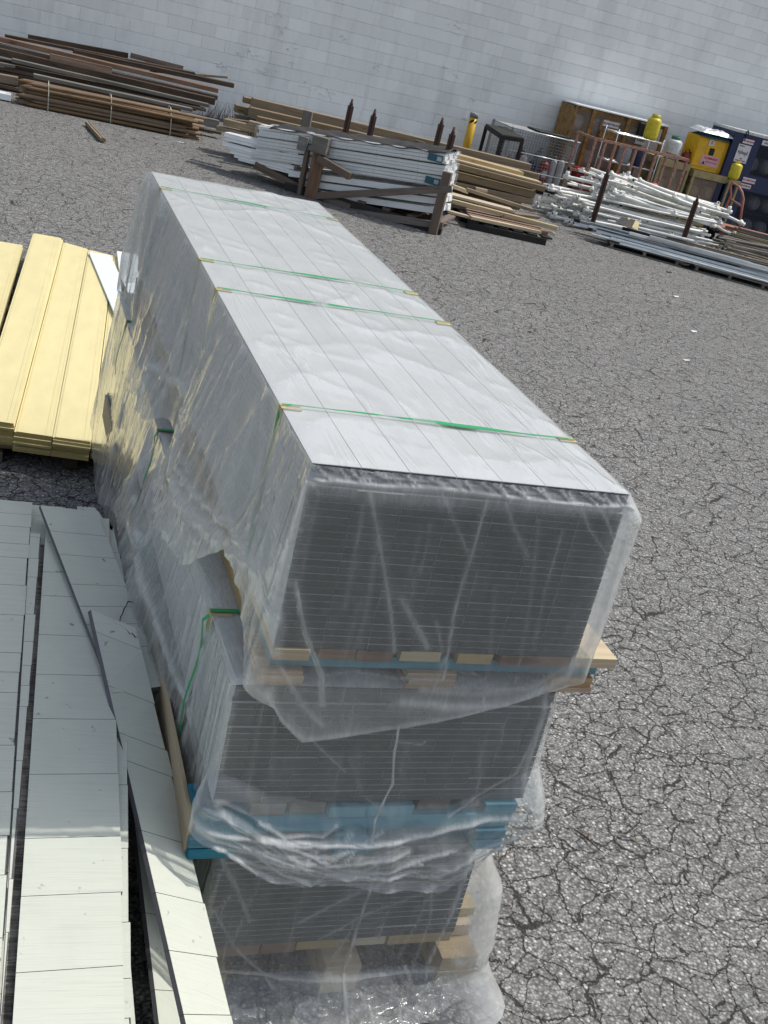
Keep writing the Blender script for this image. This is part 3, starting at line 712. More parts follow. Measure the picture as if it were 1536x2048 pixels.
# ---------------- middle bundle
U2 = (.585, 1.405, 1.95, 4.95); ZT2 = .966
B2 = thing('board_bundle', 'middle plastic-wrapped bundle of trim boards with blue stained timber beneath, between two others', 'board bundle', (1.0, 3.4, .489), 'three wrapped board bundles in one stack')
boards(B2, U2[0]+.01, U2[1], U2[2], U2[3], .64, ZT2-.002, 7, 20, 22, half=True)
def hem2(W, X, Y_):
    L = interp(Y_, [(1.95, .60), (2.05, .52), (2.3, .47), (2.45, .48), (2.7, .42), (2.9, .52), (3.2, .57), (3.5, .58), (3.75, .5), (4.0, .36), (4.3, .26), (4.6, .24), (4.95, .3)])
    Fr = interp(X, [(.585, .60), (.64, .56), (.72, .49), (.84, .44), (1.0, .44), (1.2, .43), (1.3, .49), (1.38, .60), (1.405, .63)])
    R = .6+0*X
    return (W[0]*L+W[1]*Fr+W[2]*R+W[3]*.4)/(W[0]+W[1]+W[2]+W[3]+1e-9)
def bul2(W, X, Y_, T):
    L = interp(Y_, [(1.95, .002), (2.1, .004), (2.3, .012), (2.6, .05), (2.9, .08), (3.2, .07), (3.5, .06), (3.8, .04), (4.15, .045), (4.4, .04), (4.95, .03)])
    b = W[0]*L+W[1]*interp(X, [(.585, .01), (1.0, .016), (1.405, .012)])+W[2]*.012+W[3]*.02
    return b[None]*T**1.1+(W[1]*.05)[None]*np.clip((T-.60)/.25, 0, 1)*(1-.2*T)
def amp2(W, X, Y_, T):
    a_ = W[0]*interp(Y_, [(1.95, .006), (2.4, .015), (2.8, .04), (3.3, .03), (4, .03), (4.4, .012), (4.95, .008)])+W[1]*.004+W[2]*.006+W[3]*.03
    return a_[None]*(.2+.8*T)+(W[1]*.018)[None]*np.clip((T-.6)/.2, 0, 1)
def den2(W, X, Y_, T):
    return (W[0]*.32+W[1]*.11+W[2]*.28+W[3]*.3)[None]*(.8+.35*T)
def gather(zz, XX, YY, TT, W, X, Y_):
    # front hem gathered in near-horizontal swags
    k = W[1][None]*np.clip((TT-.62)/.38, 0, 1)
    sw = ridge(X[None]*1.3+0*TT, TT*16+.6*np.sin(X[None]*7), 31, 1.2)
    YY = YY-k*.022*sw
    return zz, XX, YY
wrap(B2, U2, ZT2, hem2, bul2, amp2, den2, 5, nt=130, ds=.009, top=True, zfun=gather, pins=((2.27, .05), (3.08, .05), (3.36, .05)), topd=.6, creases=CR2, side_creases=SD2+rand_creases(16, 60, 2.0, 4.9, .95, .4, .02, wr=(.005, .014), sr=(.12, .5), lmin=.4))
for y in (2.245, 3.08, 3.36, 4.5):
    strap(B2, U2[0]-.002, U2[1]+.002, y, ZT2, .50, M['strap_green'], twist=False, out=.012)
    corner_pad(B2, U2[0]-.001, y, ZT2, -1, L=.05, tw=.028, mat=M['timber_red'] if y > 3 else M['cardboard'])
# loose white tape hanging down the front
M['strap_white'] = paint('cloudy white tape', (.42, .43, .42), .5, .3, (.25, .25, .25), 30)
mb = MB()
pts = [GY(795, 1445, 1.905), GY(785, 1500, 1.9), GY(783, 1560, 1.9), GY(757, 1610, 1.895), GY(745, 1640, 1.89), GY(743, 1690, 1.875)]
fine_ = []
for i in range(len(pts)-1):
    for k in range(8):
        t = k/8; s_ = t*t*(3-2*t)*.5+t*.5; p = pts[i].lerp(pts[i+1], t); p.x += .0008*math.sin(i*2+k*.5); fine_.append(p)
rows = [((p.x-.0026-.0008*math.sin(j*.9), p.y-.012, p.z), (p.x+.0026, p.y-.014+.002*math.sin(j*.7), p.z)) for j, p in enumerate(fine_)]
mb.grid(rows, smooth=False); part('loose_tape', mb, M['strap_white'], B2)
for (ya, yb) in ((1.93, 2.06), (3.2, 3.33), (4.5, 4.63)):
    mb = MB(); mb.box(.56, 1.385, ya, yb, .556, .60, ax=0); mb.box(.88, 1.10, ya-.004, yb, .602, .634, ax=0); part('blue_runner', mb, M['bluewood'], B2, bevel=.002)
    for (xa, xb) in ((.555, .668), (.915, 1.02), (1.29, 1.375)):
        mb = MB(); mb.box(xa, xb, ya-.012, yb-.02, .492, .522, ax=0); mb.box(xa-.002, xb+.003, ya-.01, yb-.02, .524, .554, ax=0); part('blue_block', mb, M['bluewood'], B2, bevel=.002)
for k, xa in enumerate((.69, .79, 1.12, 1.24)):
    mb = MB(); mb.box(xa, xa+.085, 1.94+.004*k, 4.9, .602, .637, ax=1); part('deck_slat', mb, M['timber_grey'], B2)
mb = MB(); mb.box(.548, .5585, 1.935, 4.6, .50, .60, ax=1); o = part('side_board', mb, M['pine'], B2); o['label'] = 'rough pale plywood strip along the left side'
mb = MB(); mb.box(1.30, 1.39, 1.93, 2.06, .602, .630, ax=0); part('blue_block', mb, M['bluewood'], B2)
# ---------------- bottom bundle
U3 = (.64, 1.34, 1.95, 4.95); ZT3 = .488
B3 = thing('board_bundle', 'lowest plastic-wrapped bundle of trim boards standing on the asphalt, film trailing on the ground', 'board bundle', (1.0, 3.4, 0), 'three wrapped board bundles in one stack')
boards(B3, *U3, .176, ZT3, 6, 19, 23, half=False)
def hem3(W, X, Y_):
    Fr = interp(X, [(.64, .012), (1.2, .01), (1.34, .012)])
    return (W[0]*.05+W[1]*Fr+W[2]*.014+W[3]*.1)/(W[0]+W[1]+W[2]+W[3]+1e-9)
def bul3(W, X, Y_, T):
    Fr = interp(X, [(.64, .02), (.9, .03), (1.2, .04), (1.34, .06)])
    R = interp(Y_, [(1.95, .10), (2.1, .13), (2.3, .09), (2.6, .04), (4.95, .03)])
    shape = np.minimum(T/.25, 1)
    return (W[0]*.02+W[1]*Fr+W[3]*.05)[None]*T+(W[2]*R)[None]*np.where(T < .3, T/.3*.85, .85+.15*np.sin((T-.3)/.7*math.pi))*(1-.18*T)+(W[1]*.09+W[2]*.02)[None]*np.clip((T-.80)/.2, 0, 1)**1.3
def amp3(W, X, Y_, T):
    return (W[0]*.01+W[1]*.006+W[2]*.035+W[3]*.02)[None]*(.3+.7*T)+(W[1]*.02)[None]*np.clip((T-.8)/.2, 0, 1)
def den3(W, X, Y_, T):
    return (W[0]*.35+W[1]*.13+W[2]*.55+W[3]*.3)[None]*(.8+.3*T)
wrap(B3, U3, ZT3, hem3, bul3, amp3, den3, 9, nt=130, ds=.009, top=True, topd=.6, creases=CR3)
# film lying on the ground in front
def apron():
    nx, ny = 150, 60; mb = MB(); P = np.zeros((ny, nx, 3)); D = np.zeros((ny, nx))
    for i in range(ny):
        for j in range(nx):
            s_ = j/(nx-1); t = i/(ny-1)
            x = .62+.86*s_; y0 = 1.87+.05*s_; L = float(interp(s_, [(0, .10), (.2, .16), (.45, .15), (.75, .10), (.95, .04), (1, .01)]))
            y = y0-L*t-.01*float(vn(s_*9, t*2, 4))
            cr = float(ridge(x*9+y*4, y*13-x*5, 41, 1.6)); c2 = float(ridge(x*25-y*8, y*30+x*9, 42, 1.6))
            P[i, j] = (x, y, .006+.030*cr*(1-.4*t)+.013*c2); D[i, j] = .08+.25*cr*c2
    uv = np.stack([P[..., 0]*2, P[..., 1]*2], -1)
    mb.grid(P, r=D, uvs=uv); part('film_apron', mb, M['film'], B3)
apron()
for (xa, xb, mt) in ((.645, .80, 'timber_red'), (.805, .895, 'timber_red'), (.90, 1.02, 'pine'), (1.055, 1.15, 'pine'), (1.155, 1.34, 'pine')):
    mb = MB(); mb.box(xa, xb, 1.95+rnd.uniform(-.006, .006), 4.9, .136, .174, ax=1); part('deck_slat', mb, M[mt], B3)
for (ya, yb) in ((2.0, 2.12), (3.2, 3.33), (4.5, 4.63)):
    mb = MB(); mb.box(.62, 1.43, ya, yb, .095, .134, ax=0); part('runner', mb, M['pine'], B3)
    for (xa, xb) in ((.64, .72), (.985, 1.085), (1.32, 1.43)):
        mb = MB(); mb.box(xa, xb, ya-.08, yb-.02, .002, .046, ax=0); mb.box(xa+.004, xb+.003, ya-.075, yb-.02, .048, .093, ax=0); part('wood_block', mb, M['pine'], B3)
mb = MB(); mb.box(1.345, 1.445, 2.03, 2.5, .137, .165, ax=0); part('bearer_plank', mb, M['pine'], B3)
# ================================================================== SHINGLE PLANK PILE (near left)
def shingle_board(c00, c10, c11, c01, th, seed, name='shingle_plank', mats=None, label=None, group=None, tear=None, nrows=None):
    """c00 near-left, c10 near-right, c11 far-right, c01 far-left (top face). exposures of uneven width with a small step and cut line"""
    r = random.Random(seed); c00, c10, c11, c01 = map(V, (c00, c10, c11, c01))
    L = ((c01-c00).length+(c11-c10).length)/2; n_ = (c10-c00).cross(c01-c00).normalized()
    cuts = [0.]; 
    while cuts[-1] < L: cuts.append(cuts[-1]+r.choice([.09, .115, .14, .165, .19, .21]))
    mb = MB(); ou = r.random()*20
    W0 = (c10-c00).length
    for k in range(len(cuts)-1):
        g_ = .0008
        t0 = (cuts[k]+g_)/L; t1 = min(1, (cuts[k+1]-g_)/L)
        if t0 >= 1: break
        last = t1 >= 1
        a0, a1 = c00.lerp(c01, t0), c00.lerp(c01, t1); b0, b1 = c10.lerp(c11, t0), c10.lerp(c11, t1)
        st = r.uniform(-.0035, .0035); ex = (b0-a0).normalized()*st
        b0 = b0+ex; b1 = b1+ex; rr = r.random()
        base = len(mb.v); d = n_*-(th)
        if last and tear:
            m_ = 26; top = []
            for i in range(m_+1):
                u_ = i/m_; p = a1.lerp(b1, u_); k_ = tear(u_)+.005*math.sin(u_*47+seed)+r.uniform(-.003, .003)
                top.append(p-(a1-a0).normalized()*k_)
            pts = [a0, b0]+top[::-1]
            mb.poly([tuple(p+d) for p in pts], th, n_, mi=0, r=rr)
            for j in range(len(mb.f)-(len(pts)+2), len(mb.f)-len(pts)):
                mb.uv[j] = [(ou+(V(mb.v[q])-c00).dot((c01-c00).normalized()), (V(mb.v[q])-c00).dot((c10-c00).normalized())) for q in mb.f[j]]
            for j in range(len(mb.f)-len(pts), len(mb.f)): mb.m[j] = 1
            continue
        co = [a0+d, b0+d, a1+d, b1+d, a0, b0, a1, b1]
        mb.quadbox(co, ax=1, r=rr, endmi=1, uvo=(ou+cuts[k], 0))
        for j in (-4, -3, -2, -1):       # edges of a plank are raw
            pass
        for j in range(len(mb.f)-2, len(mb.f)): mb.m[j] = 1
    # body under the cuts
    d1, d2 = n_*-.004, n_*-(th-.0003); e = (c10-c00).normalized()*.0012
    kk = 0 if not tear else .09/L
    for k in range(len(cuts)-1):
        t0, t1 = cuts[k]/L, min(1-kk, cuts[k+1]/L)
        if t1 <= t0: break
        A0, A1, B0, B1 = c00.lerp(c01, t0)+e, c00.lerp(c01, t1)+e, c10.lerp(c11, t0)-e, c10.lerp(c11, t1)-e
        mb.quadbox([A0+d2, B0+d2, A1+d2, B1+d2, A0+d1, B0+d1, A1+d1, B1+d1], ax=1, mi=1, endmi=1)
    o = mb.build(name, mats or [M['shingle'], M['shingle_edge']])
    return tag(o, label, 'siding plank', group)
TH = .0105
def top_plank(ul, ur, z, yn, yf, seed, label, **k):
    """ul,ur = two points (x at y) lines for left and right edge"""
    f = lambda l, y: l[0]+(l[2]-l[0])*(y-l[1])/(l[3]-l[1])
    kf = k.pop('yfr', yf)
    return shingle_board((f(ul, yn), yn, z), (f(ur, yn), yn, z), (f(ur, kf), kf, z), (f(ul, yf), yf, z), TH, seed, label=label, group='shingle textured siding planks', **k)
ZP = .60
Mz = ZP
g1 = lambda u, v, z: G(u, v, z)
def edge(pts, z):
    p, q = G(*pts[0], z), G(*pts[1], z); return (p.x, p.y, q.x, q.y)
top_plank(edge([(25, 2048), (82, 1200)], ZP), edge([(250, 2048), (232, 1450)], ZP), ZP, .2, 3.42, 51, 'wide pale shingle plank on top in the middle, scuffed with dark smudges')
top_plank((-.07, 1.5, .03, 3.5), edge([(2, 1900), (57, 1100)], ZP), ZP, .2, 3.5, 52, 'pale shingle plank at the left edge of the photo, top layer')
top_plank(edge([(0, 2048), (55, 1150)], ZP-.012), edge([(30, 1700), (84, 1040)], ZP-.012), ZP-.012, .2, 3.28, 53, 'narrow pale shingle plank strip showing between the left plank and the stained one')
top_plank(edge([(10, 1900), (78, 1100)], ZP-.024), edge([(62, 1560), (97, 1060)], ZP-.024), ZP-.024, .2, 3.25, 54, 'stained brown shingle plank lying one layer down in the gap', mats=[M['shingle_dirty'], M['shingle_edge']])
top_plank((.28, 1.4, .36, 3.4), edge([(259, 2048), (256, 1600)], ZP-.012), ZP-.012, .2, 2.9, 55, 'cream shingle plank just below the wide one, showing a narrow strip at its right')
top_plank((.36, 2.4, .375, 3.4), edge([(252, 1180), (218, 1020)], ZP-.012), ZP-.012, 2.55, 3.52, 56, 'short shingle plank with a broken corner at the far end beside the black gap', tear=lambda u: .0 if u < .55 else .16*(u-.55)/.45)
top_plank((.03, 1.5, .10, 3.5), (.23, 1.5, .33, 3.5), ZP-.0245, .2, 3.53, 57, 'pale shingle plank with its far end sticking out under the top layer')
def lay_boards():
    """the layers beneath, column by column"""
    r = random.Random(8); n = 0
    for k in range(36):
        z = ZP-.0365-k*.0145
        if z < .075: break
        for c, (xa, xb) in enumerate(((-.62, -.40), (-.39, -.17), (-.16, .05), (.065, .265), (.27, .372))):
            if k > 3 and c in (0, 1) and r.random() < .0: continue
            dx = r.uniform(-.012, .012); dy = r.uniform(-.08, .05)
            if c == 4: dx = r.uniform(-.02, .012); dy -= .25
            mb = MB(); sl_ = .028
            c8 = [(xa+dx+sl_*(y-2), y, zz) for zz in (z-TH, z) for y in (.25+dy, 3.42+dy) for _ in (0,)]
            mb.quadbox([(xa+dx-.03, .25+dy, z-TH), (xb+dx-.03, .25+dy, z-TH), (xa+dx+.05, 3.42+dy, z-TH), (xb+dx+.05, 3.42+dy, z-TH),
                        (xa+dx-.03, .25+dy, z), (xb+dx-.03, .25+dy, z), (xa+dx+.05, 3.42+dy, z), (xb+dx+.05, 3.42+dy, z)], ax=1, endmi=1)
            o = mb.build('shingle_plank', [M['shingle_dirty'] if (k < 1 and c == 4) else M['shingle'], M['shingle_edge']])
            tag(o, 'shingle plank in the lower layers of the near left pile', 'siding plank', 'lower layers of shingle planks')
            n += 1
lay_boards()
for y in (.6, 1.8, 3.0):
    mb = MB(); mb.box(-.66, .40, y, y+.09, .001, .066, ax=0); solo('timber_bearer', mb, M['timber_dark'], 'dark timber bearer under the shingle plank pile', 'bearer', 'bearers under the shingle pile')
# two planks sliding off the pile towards the wrapped stack
T1 = shingle_board((.455, 1.95, .592), (.60, 1.98, .47), (.432, 3.335, .634), (.243, 3.37, .640), .0115, 61, label='slanted shingle plank with a jagged crack, far end resting on the pile', group='shingle textured siding planks')
# placed from its visible corners
bpy.data.objects.remove(T1)
def plank_from(pl_far, pr_far, pl_near, pr_near, seed, label, tear=None):
    return shingle_board(pl_near, pr_near, pr_far, pl_far, .0115, seed, label=label, group='shingle textured siding planks', tear=tear)
def mate(u, v, pl, wd, zlo, zhi):
    """point on the sight line that lies a plank width away"""
    best = None
    for i in range(400):
        z = zlo+(zhi-zlo)*i/399; p = G(u, v, z); e = abs((p-pl).length-wd)
        if best is None or e < best[0]: best = (e, p)
    return best[1]
l0, l1 = G(80, 1010, .64), G(197, 1310, .617)
r0 = G(195, 1024, .628)
def onplane(u, v, p0, p1, p2):
    n_ = (p1-p0).cross(p2-p0); d = V(ray(u, v)); c = V(CC); return c+d*((p0-c).dot(n_)/d.dot(n_))
r0 = G(195, 1024, .622); r1 = G(296, 1290, .585)
d0 = (l1-l0); d1 = (r1-r0)
plank_from(l0, r0, l0+d0*1.2, r0+d1*1.25, 62, 'slanted shingle plank with a jagged crack, lying across the far end of the pile')
cr = MB()
cp = [(272, 1200), (262, 1204), (256, 1203), (252, 1212), (248, 1218), (245, 1228), (241, 1234), (240, 1240), (238, 1246)]
def onT(u, v):
    n_ = (r0-l0).cross(l1-l0); d = V(ray(u, v)); c = V(CC); t = (l0-c).dot(n_)/d.dot(n_); return c+d*(t*.9985)
cr.tube([onT(*q) for q in cp], [.0022, .0014, .0022, .0014, .0018, .0014, .0018, .001, .0006], n=4, cap=False)
crack = cr.build('crack', M['black']); crack['label'] = 'jagged dark crack across the slanted plank'
_t1 = [o for o in sc.objects if o.get('label', '').startswith('slanted shingle')][0]
crack.parent = _t1; crack.location = V(crack.location)-_t1.location
# second: torn top end, steep, sunlit at its near end
a0, a1 = G(181, 1216, .655), G(372, 2048, .50)
b1 = mate(467, 2048, a1, .17, .15, .50); b0 = G(271, 1252, .640)
print('tilt', l0, r0, l1, r1, '|', a0, b0, a1, b1, c0 if 0 else '')
dl, dr = a1-a0, b1-b0
plank_from(a0, b0, a0+dl*1.25, b0+dr*1.25, 63, 'steeply tilted shingle plank with a torn end, leaning between pile and wrapped stack', tear=lambda u: .01+.03*u+.008*math.sin(u*9))
# third: behind and below, slipping into the gap
c0, c1 = G(252, 1500, .30), G(318, 2048, .22)
e1 = mate(365, 2048, c1, .12, .02, .22); e0 = c0+(e1-c1)
plank_from(c0, e0, c0+(c1-c0)*1.2, e0+(e1-c1)+(c1-c0)*1.2, 64, 'shingle plank fallen on edge into the dark gap under the tilted one')
# ================================================================== YELLOW SIDING STACK
def yellow_pile():
    r = random.Random(4)
    zt = .20
    PX = [((-210, 814), (-131, 825), (-58, 474), (-8, 482), .182), ((-130, 826), (-52, 838), (-5, 482), (46, 490), .182), ((-51, 836), (28, 847), (66, 466), (123, 476), .225),
          ((28, 862), (105, 873), (127, 484), (176, 498), zt), ((105, 873), (182, 884), (177, 499), (226, 511), zt), ((184, 886), (262, 896), (228, 512), (280, 520), zt-.012), ((264, 897), (340, 908), (281, 520), (330, 528), zt-.012)]
    labs = ['yellow siding board out beyond the left edge of the pile', 'low yellow siding board in shade left of the raised one', 'raised yellow siding board standing highest and reaching farthest toward the wall',
            'yellow siding board between the raised one and the middle of the pile', 'yellow siding board in the centre of the pile with gaps in its near end', 'yellow siding board crossed by the long pale blue board', 'yellow siding board hidden behind the wrapped stack']
    yn = G(105, 873, zt).y
    for ci, (nl_, nr_, fl_, fr_, zt_) in enumerate(PX):
        A0, A1, B0, B1 = G(*nl_, zt_), G(*nr_, zt_), G(*fl_, zt_), G(*fr_, zt_)
        e_ = V((1, 0, 0)); A0 += e_*.0012; B0 += e_*.0012; A1 -= e_*.0012; B1 -= e_*.0012
        nl = int((zt_-.112)/.0125)+1
        for k in range(nl):
            z = zt_-k*.0125; jx = r.uniform(-.004, .004) if k else 0; jy = (r.uniform(-.015, .02) if k else 0)
            if ci == 2 and k: jx = .012
            if k == 2 and ci == 4: jy -= .025
            mb = MB(); th_ = .0115
            def pt(u_, t, zz):
                p = A0.lerp(A1, u_).lerp(B0.lerp(B1, u_), t); return (p.x+jx*(.3+t), p.y+jy, zz)
            prof = [(0, .055, -.0035), (.055, .07, -.0015), (.07, .80, 0), (.80, .815, -.002), (.815, .915, 0), (.915, .93, -.002), (.93, 1, -.0006)] if k == 0 else [(0, 1, 0)]
            for (u0, u1, dz) in prof:
                c8 = [pt(u0, 0, z-th_), pt(u1, 0, z-th_), pt(u0, 1, z-th_), pt(u1, 1, z-th_), pt(u0, 0, z+dz), pt(u1, 0, z+dz), pt(u0, 1, z+dz), pt(u1, 1, z+dz)]
                mb.quadbox(c8, ax=1, r=ci/9+.1*r.random()*0, endmi=1, uvo=(ci*3.1, ci*2.2+u0*.18))
            o = mb.build('siding_board', [M['siding'], M['siding_end']])
            if k == 0: tag(o, labs[ci], 'siding board', 'yellow siding boards')
            else: tag(o, 'yellow siding board stacked below the top layer of the yellow pile', 'siding board', 'lower yellow siding boards')
    for y in (yn+.12, 5.9, 7.2):
        for (x0_, x1_) in ((-.4, .95),):
            mb = MB(); mb.box(x0_, x1_, y, y+.09, .062, .1115, ax=0); solo('pallet_plank', mb, M['timber_red'], 'reddish plank carrying the yellow siding pile', 'plank', 'planks under the yellow siding')
    for xq in (-.3, .1, .45, .8):
        mb = MB(); mb.box(xq, xq+.07, yn+.08, 8.0, .001, .059, ax=1); solo('timber_runner', mb, M['timber_dark'], 'dark runner on the ground beneath the yellow pile', 'runner', 'runners under the yellow siding')
    # pale blue boards on top, slanting right
    z = zt+.016
    for (A_, B_, C_, D_, lab) in (((178, 504), (226, 513), (243, 660), (262, 655), 'pale blue board lying slantwise over the yellow siding, left one'), ((234, 502), (278, 508), (252, 660), (292, 655), 'second pale blue board on the yellow siding, half hidden by the plastic')):
        fl_, frr = G(*A_, z), G(*B_, z); nl_ = G(*C_, z)
        d = (nl_-fl_); wv = V((.15, .0, 0)) if lab.startswith('pale') else V((.15, 0, 0))
        frr = V((fl_.x+(.16), fl_.y+.0, z))
        P0 = fl_+d*1.15; P1 = frr+d*1.15
        mb = MB(); t_ = .012
        mb.quadbox([P0-V((0, 0, t_)), P1-V((0, 0, t_)), fl_-V((0, 0, t_)), frr-V((0, 0, t_)), P0, P1, fl_, frr], ax=1)
        tag(mb.build('pale_board', [M['paleblue']]), lab, 'board', 'pale blue boards on the yellow pile')
yellow_pile()
# ================================================================== BACKGROUND: LEFT TIMBER
def bar(name, A_, B_, ya, yb, hpx, dep, mat, label, cat, group, bevel=0, roll=0, r=None):
    """squared timber whose front face is seen between two photo points; hpx face height in photo pixels, dep depth in m"""
    p, q = GY(*A_, ya), GY(*B_, yb); h = hpx/F_PX*((p-V(CC)).length+(q-V(CC)).length)/2
    off = V((0, dep/2, 0)); mb = MB(); mb.beam(p+off, q+off, dep, h, roll=roll, r=r)
    return solo(name, mb, M[mat], label, cat, group, bevel)
GT = 'old timbers piled against the wall on the left'
dark = [
 ((56, 75), (256, 112), 19.7, 19.9, 10, .05, 'timber_dark', 'dark notched timber at the very back of the old pile, leaning on the wall'),
 ((262, 111), (366, 137), 19.75, 19.9, 9, .05, 'timber_dark', 'short dark timber end just behind the pile, right of the notched one'),
 ((10, 72), (390, 148), 19.5, 19.7, 5, .12, 'timber_dark', 'thin dark board under the notched timber'),
 ((-30, 72), (436, 182), 19.0, 19.2, 8, .19, 'timber_red', 'long tan plank lying across the top of the old pile'),
 ((147, 104), (468, 172), 19.5, 19.6, 8, .14, 'timber_dark', 'dark plank with its end sticking out highest at the right of the old pile'),
 ((300, 142), (455, 155), 19.9, 20.0, 4, .06, 'stake', 'short thin tan stick at the right end of the old pile by the wall'),
 ((-30, 86), (104, 117), 19.0, 18.9, 9, .15, 'timber_dark', 'brown timber ending mid pile at the left'),
 ((100, 114), (224, 142), 18.8, 18.85, 12, .04, 'timber_red', 'pinkish short board under the long tan plank'),
 ((-20, 100), (430, 204), 18.75, 18.9, 12, .14, 'timber_dark', 'long dark brown timber midway down the old pile'),
 ((200, 142), (435, 196), 19.0, 19.1, 8, .14, 'timber_dark', 'dark brown plank under the tan one at the right half of the pile'),
 ((24, 121), (418, 212), 18.55, 18.7, 6, .14, 'timber_grey', 'grey weathered plank with pale top edge low in the old pile'),
 ((67, 152), (385, 221), 18.1, 18.2, 6, .16, 'timber_grey', 'lowest long grey plank directly behind the stake bundle'),
 ((-20, 125), (30, 134), 18.5, 18.5, 5, .1, 'timber_grey', 'short grey plank end at the left photo edge'),
 ((-25, 152), (36, 163), 17.9, 17.9, 13, .15, 'stake', 'tan squared timber at the left photo edge beside the stakes'),
 ((360, 232), (438, 250), 18.3, 18.3, 15, .10, 'timber_grey', 'grey plank on edge lying on the ground right of the stake bundle'),
 ((300, 238), (445, 268), 18.0, 17.8, 4, .16, 'timber_dark', 'thin dark plank flat on the ground right of the stakes'),
]
for (A_, B_, ya, yb, h, dep, mt, lab) in dark: bar('old_timber', A_, B_, ya, yb, h, dep, mt, lab, 'timber', GT, bevel=.003)
# hidden supports of that pile
for k in range(22):
    z = .05+.052*(k//4)+.001*k; y = 18.45+(k % 4)*.38+(k//4)*.06
    x0_ = rnd.uniform(-1.2, .3); mb = MB(); mb.beam((x0_, y, z), (rnd.uniform(2.1, 2.9)+.1*(k//5), y+rnd.uniform(-.08, .08), z+rnd.uniform(0, .02)), rnd.uniform(.1, .2), .046)
    solo('old_timber', mb, M['timber_dark'], 'dark timber filling the shadowy inside of the old pile', 'timber', 'inner timbers of the old pile')
for k in range(5):
    x = -.2+k*.65; mb = MB(); mb.beam((x, 18.4, .022), (x+.05, 20.1, .022), .09, .04); solo('timber_bearer', mb, M['timber_dark'], 'bearer on the ground under the old timber pile', 'bearer', 'bearers under the old timber')
# stake bundle
SB = thing('stake_bundle', 'strapped bundle of brown pointed round stakes on the asphalt', 'stake bundle', (1.55, 17.5, 0))
r = random.Random(6); pos = []
for row in range(6):
    n_ = [8, 8, 8, 7, 6, 4][row]
    for k in range(n_): pos.append((17.20+k*.062+(row % 2)*.03, .033+row*.055))
for i, (y, z) in enumerate(pos):
    xs = .30+r.uniform(-.05, .12)+.02*(i % 3); L = 2.42+r.uniform(-.12, .14)
    dy, dz = r.uniform(-.05, .05), r.uniform(-.015, .03) if z > .08 else 0
    dz = max(dz, -.005); rr = r.uniform(.024, .031)
    pts = [V((xs, y, z)), V((xs+.10, y, z)), V((xs+.1+L*.5, y+dy*.5, z+dz*.5+.004)), V((xs+L, y+dy, z+dz))]
    mb = MB(); mb.tube(pts, [.003, rr, rr, rr*.96], n=8); part('stake', mb, M['stake'], SB)
for u in (98, 222, 340):
    c = GY(u, 190+(u-98)*.24, 17.3).x
    mb = MB(); y0_, y1_, z1_ = 17.15, 17.74, .375
    loop = [(c, y0_, .006), (c-.01, y0_-.002, .2), (c-.02, y0_+.05, z1_-.04), (c-.02, y0_+.2, z1_), (c-.01, y1_-.1, z1_-.02), (c, y1_, .2), (c, y1_, .006)]
    for i in range(len(loop)-1): mb.beam(loop[i], loop[i+1], .012, .004, up=(0, -1, .3))
    part('strap', mb, M['strap_pale'], SB)
mb = MB(); p, q = G(175, 252), G(205, 286); p.z = q.z = .032; mb.beam(p, q, .075, .03); mb.beam(p+V((.02, 0, .022)), q+V((.02, 0, .022)), .03, .018); mb.beam(p+V((-.022, 0, .022)), q+V((-.022, 0, .022)), .024, .018)
solo('wood_strip', mb, M['beam'], 'short yellowish grooved wood strip lying alone on the asphalt near the stakes', 'wood strip')
mb = MB(); mb.box(-.25, .22, 17.25, 17.5, .02, .10, ax=0); solo('white_block', mb, M['white'], 'white block half cut off at the left photo edge beside the stakes', 'block')
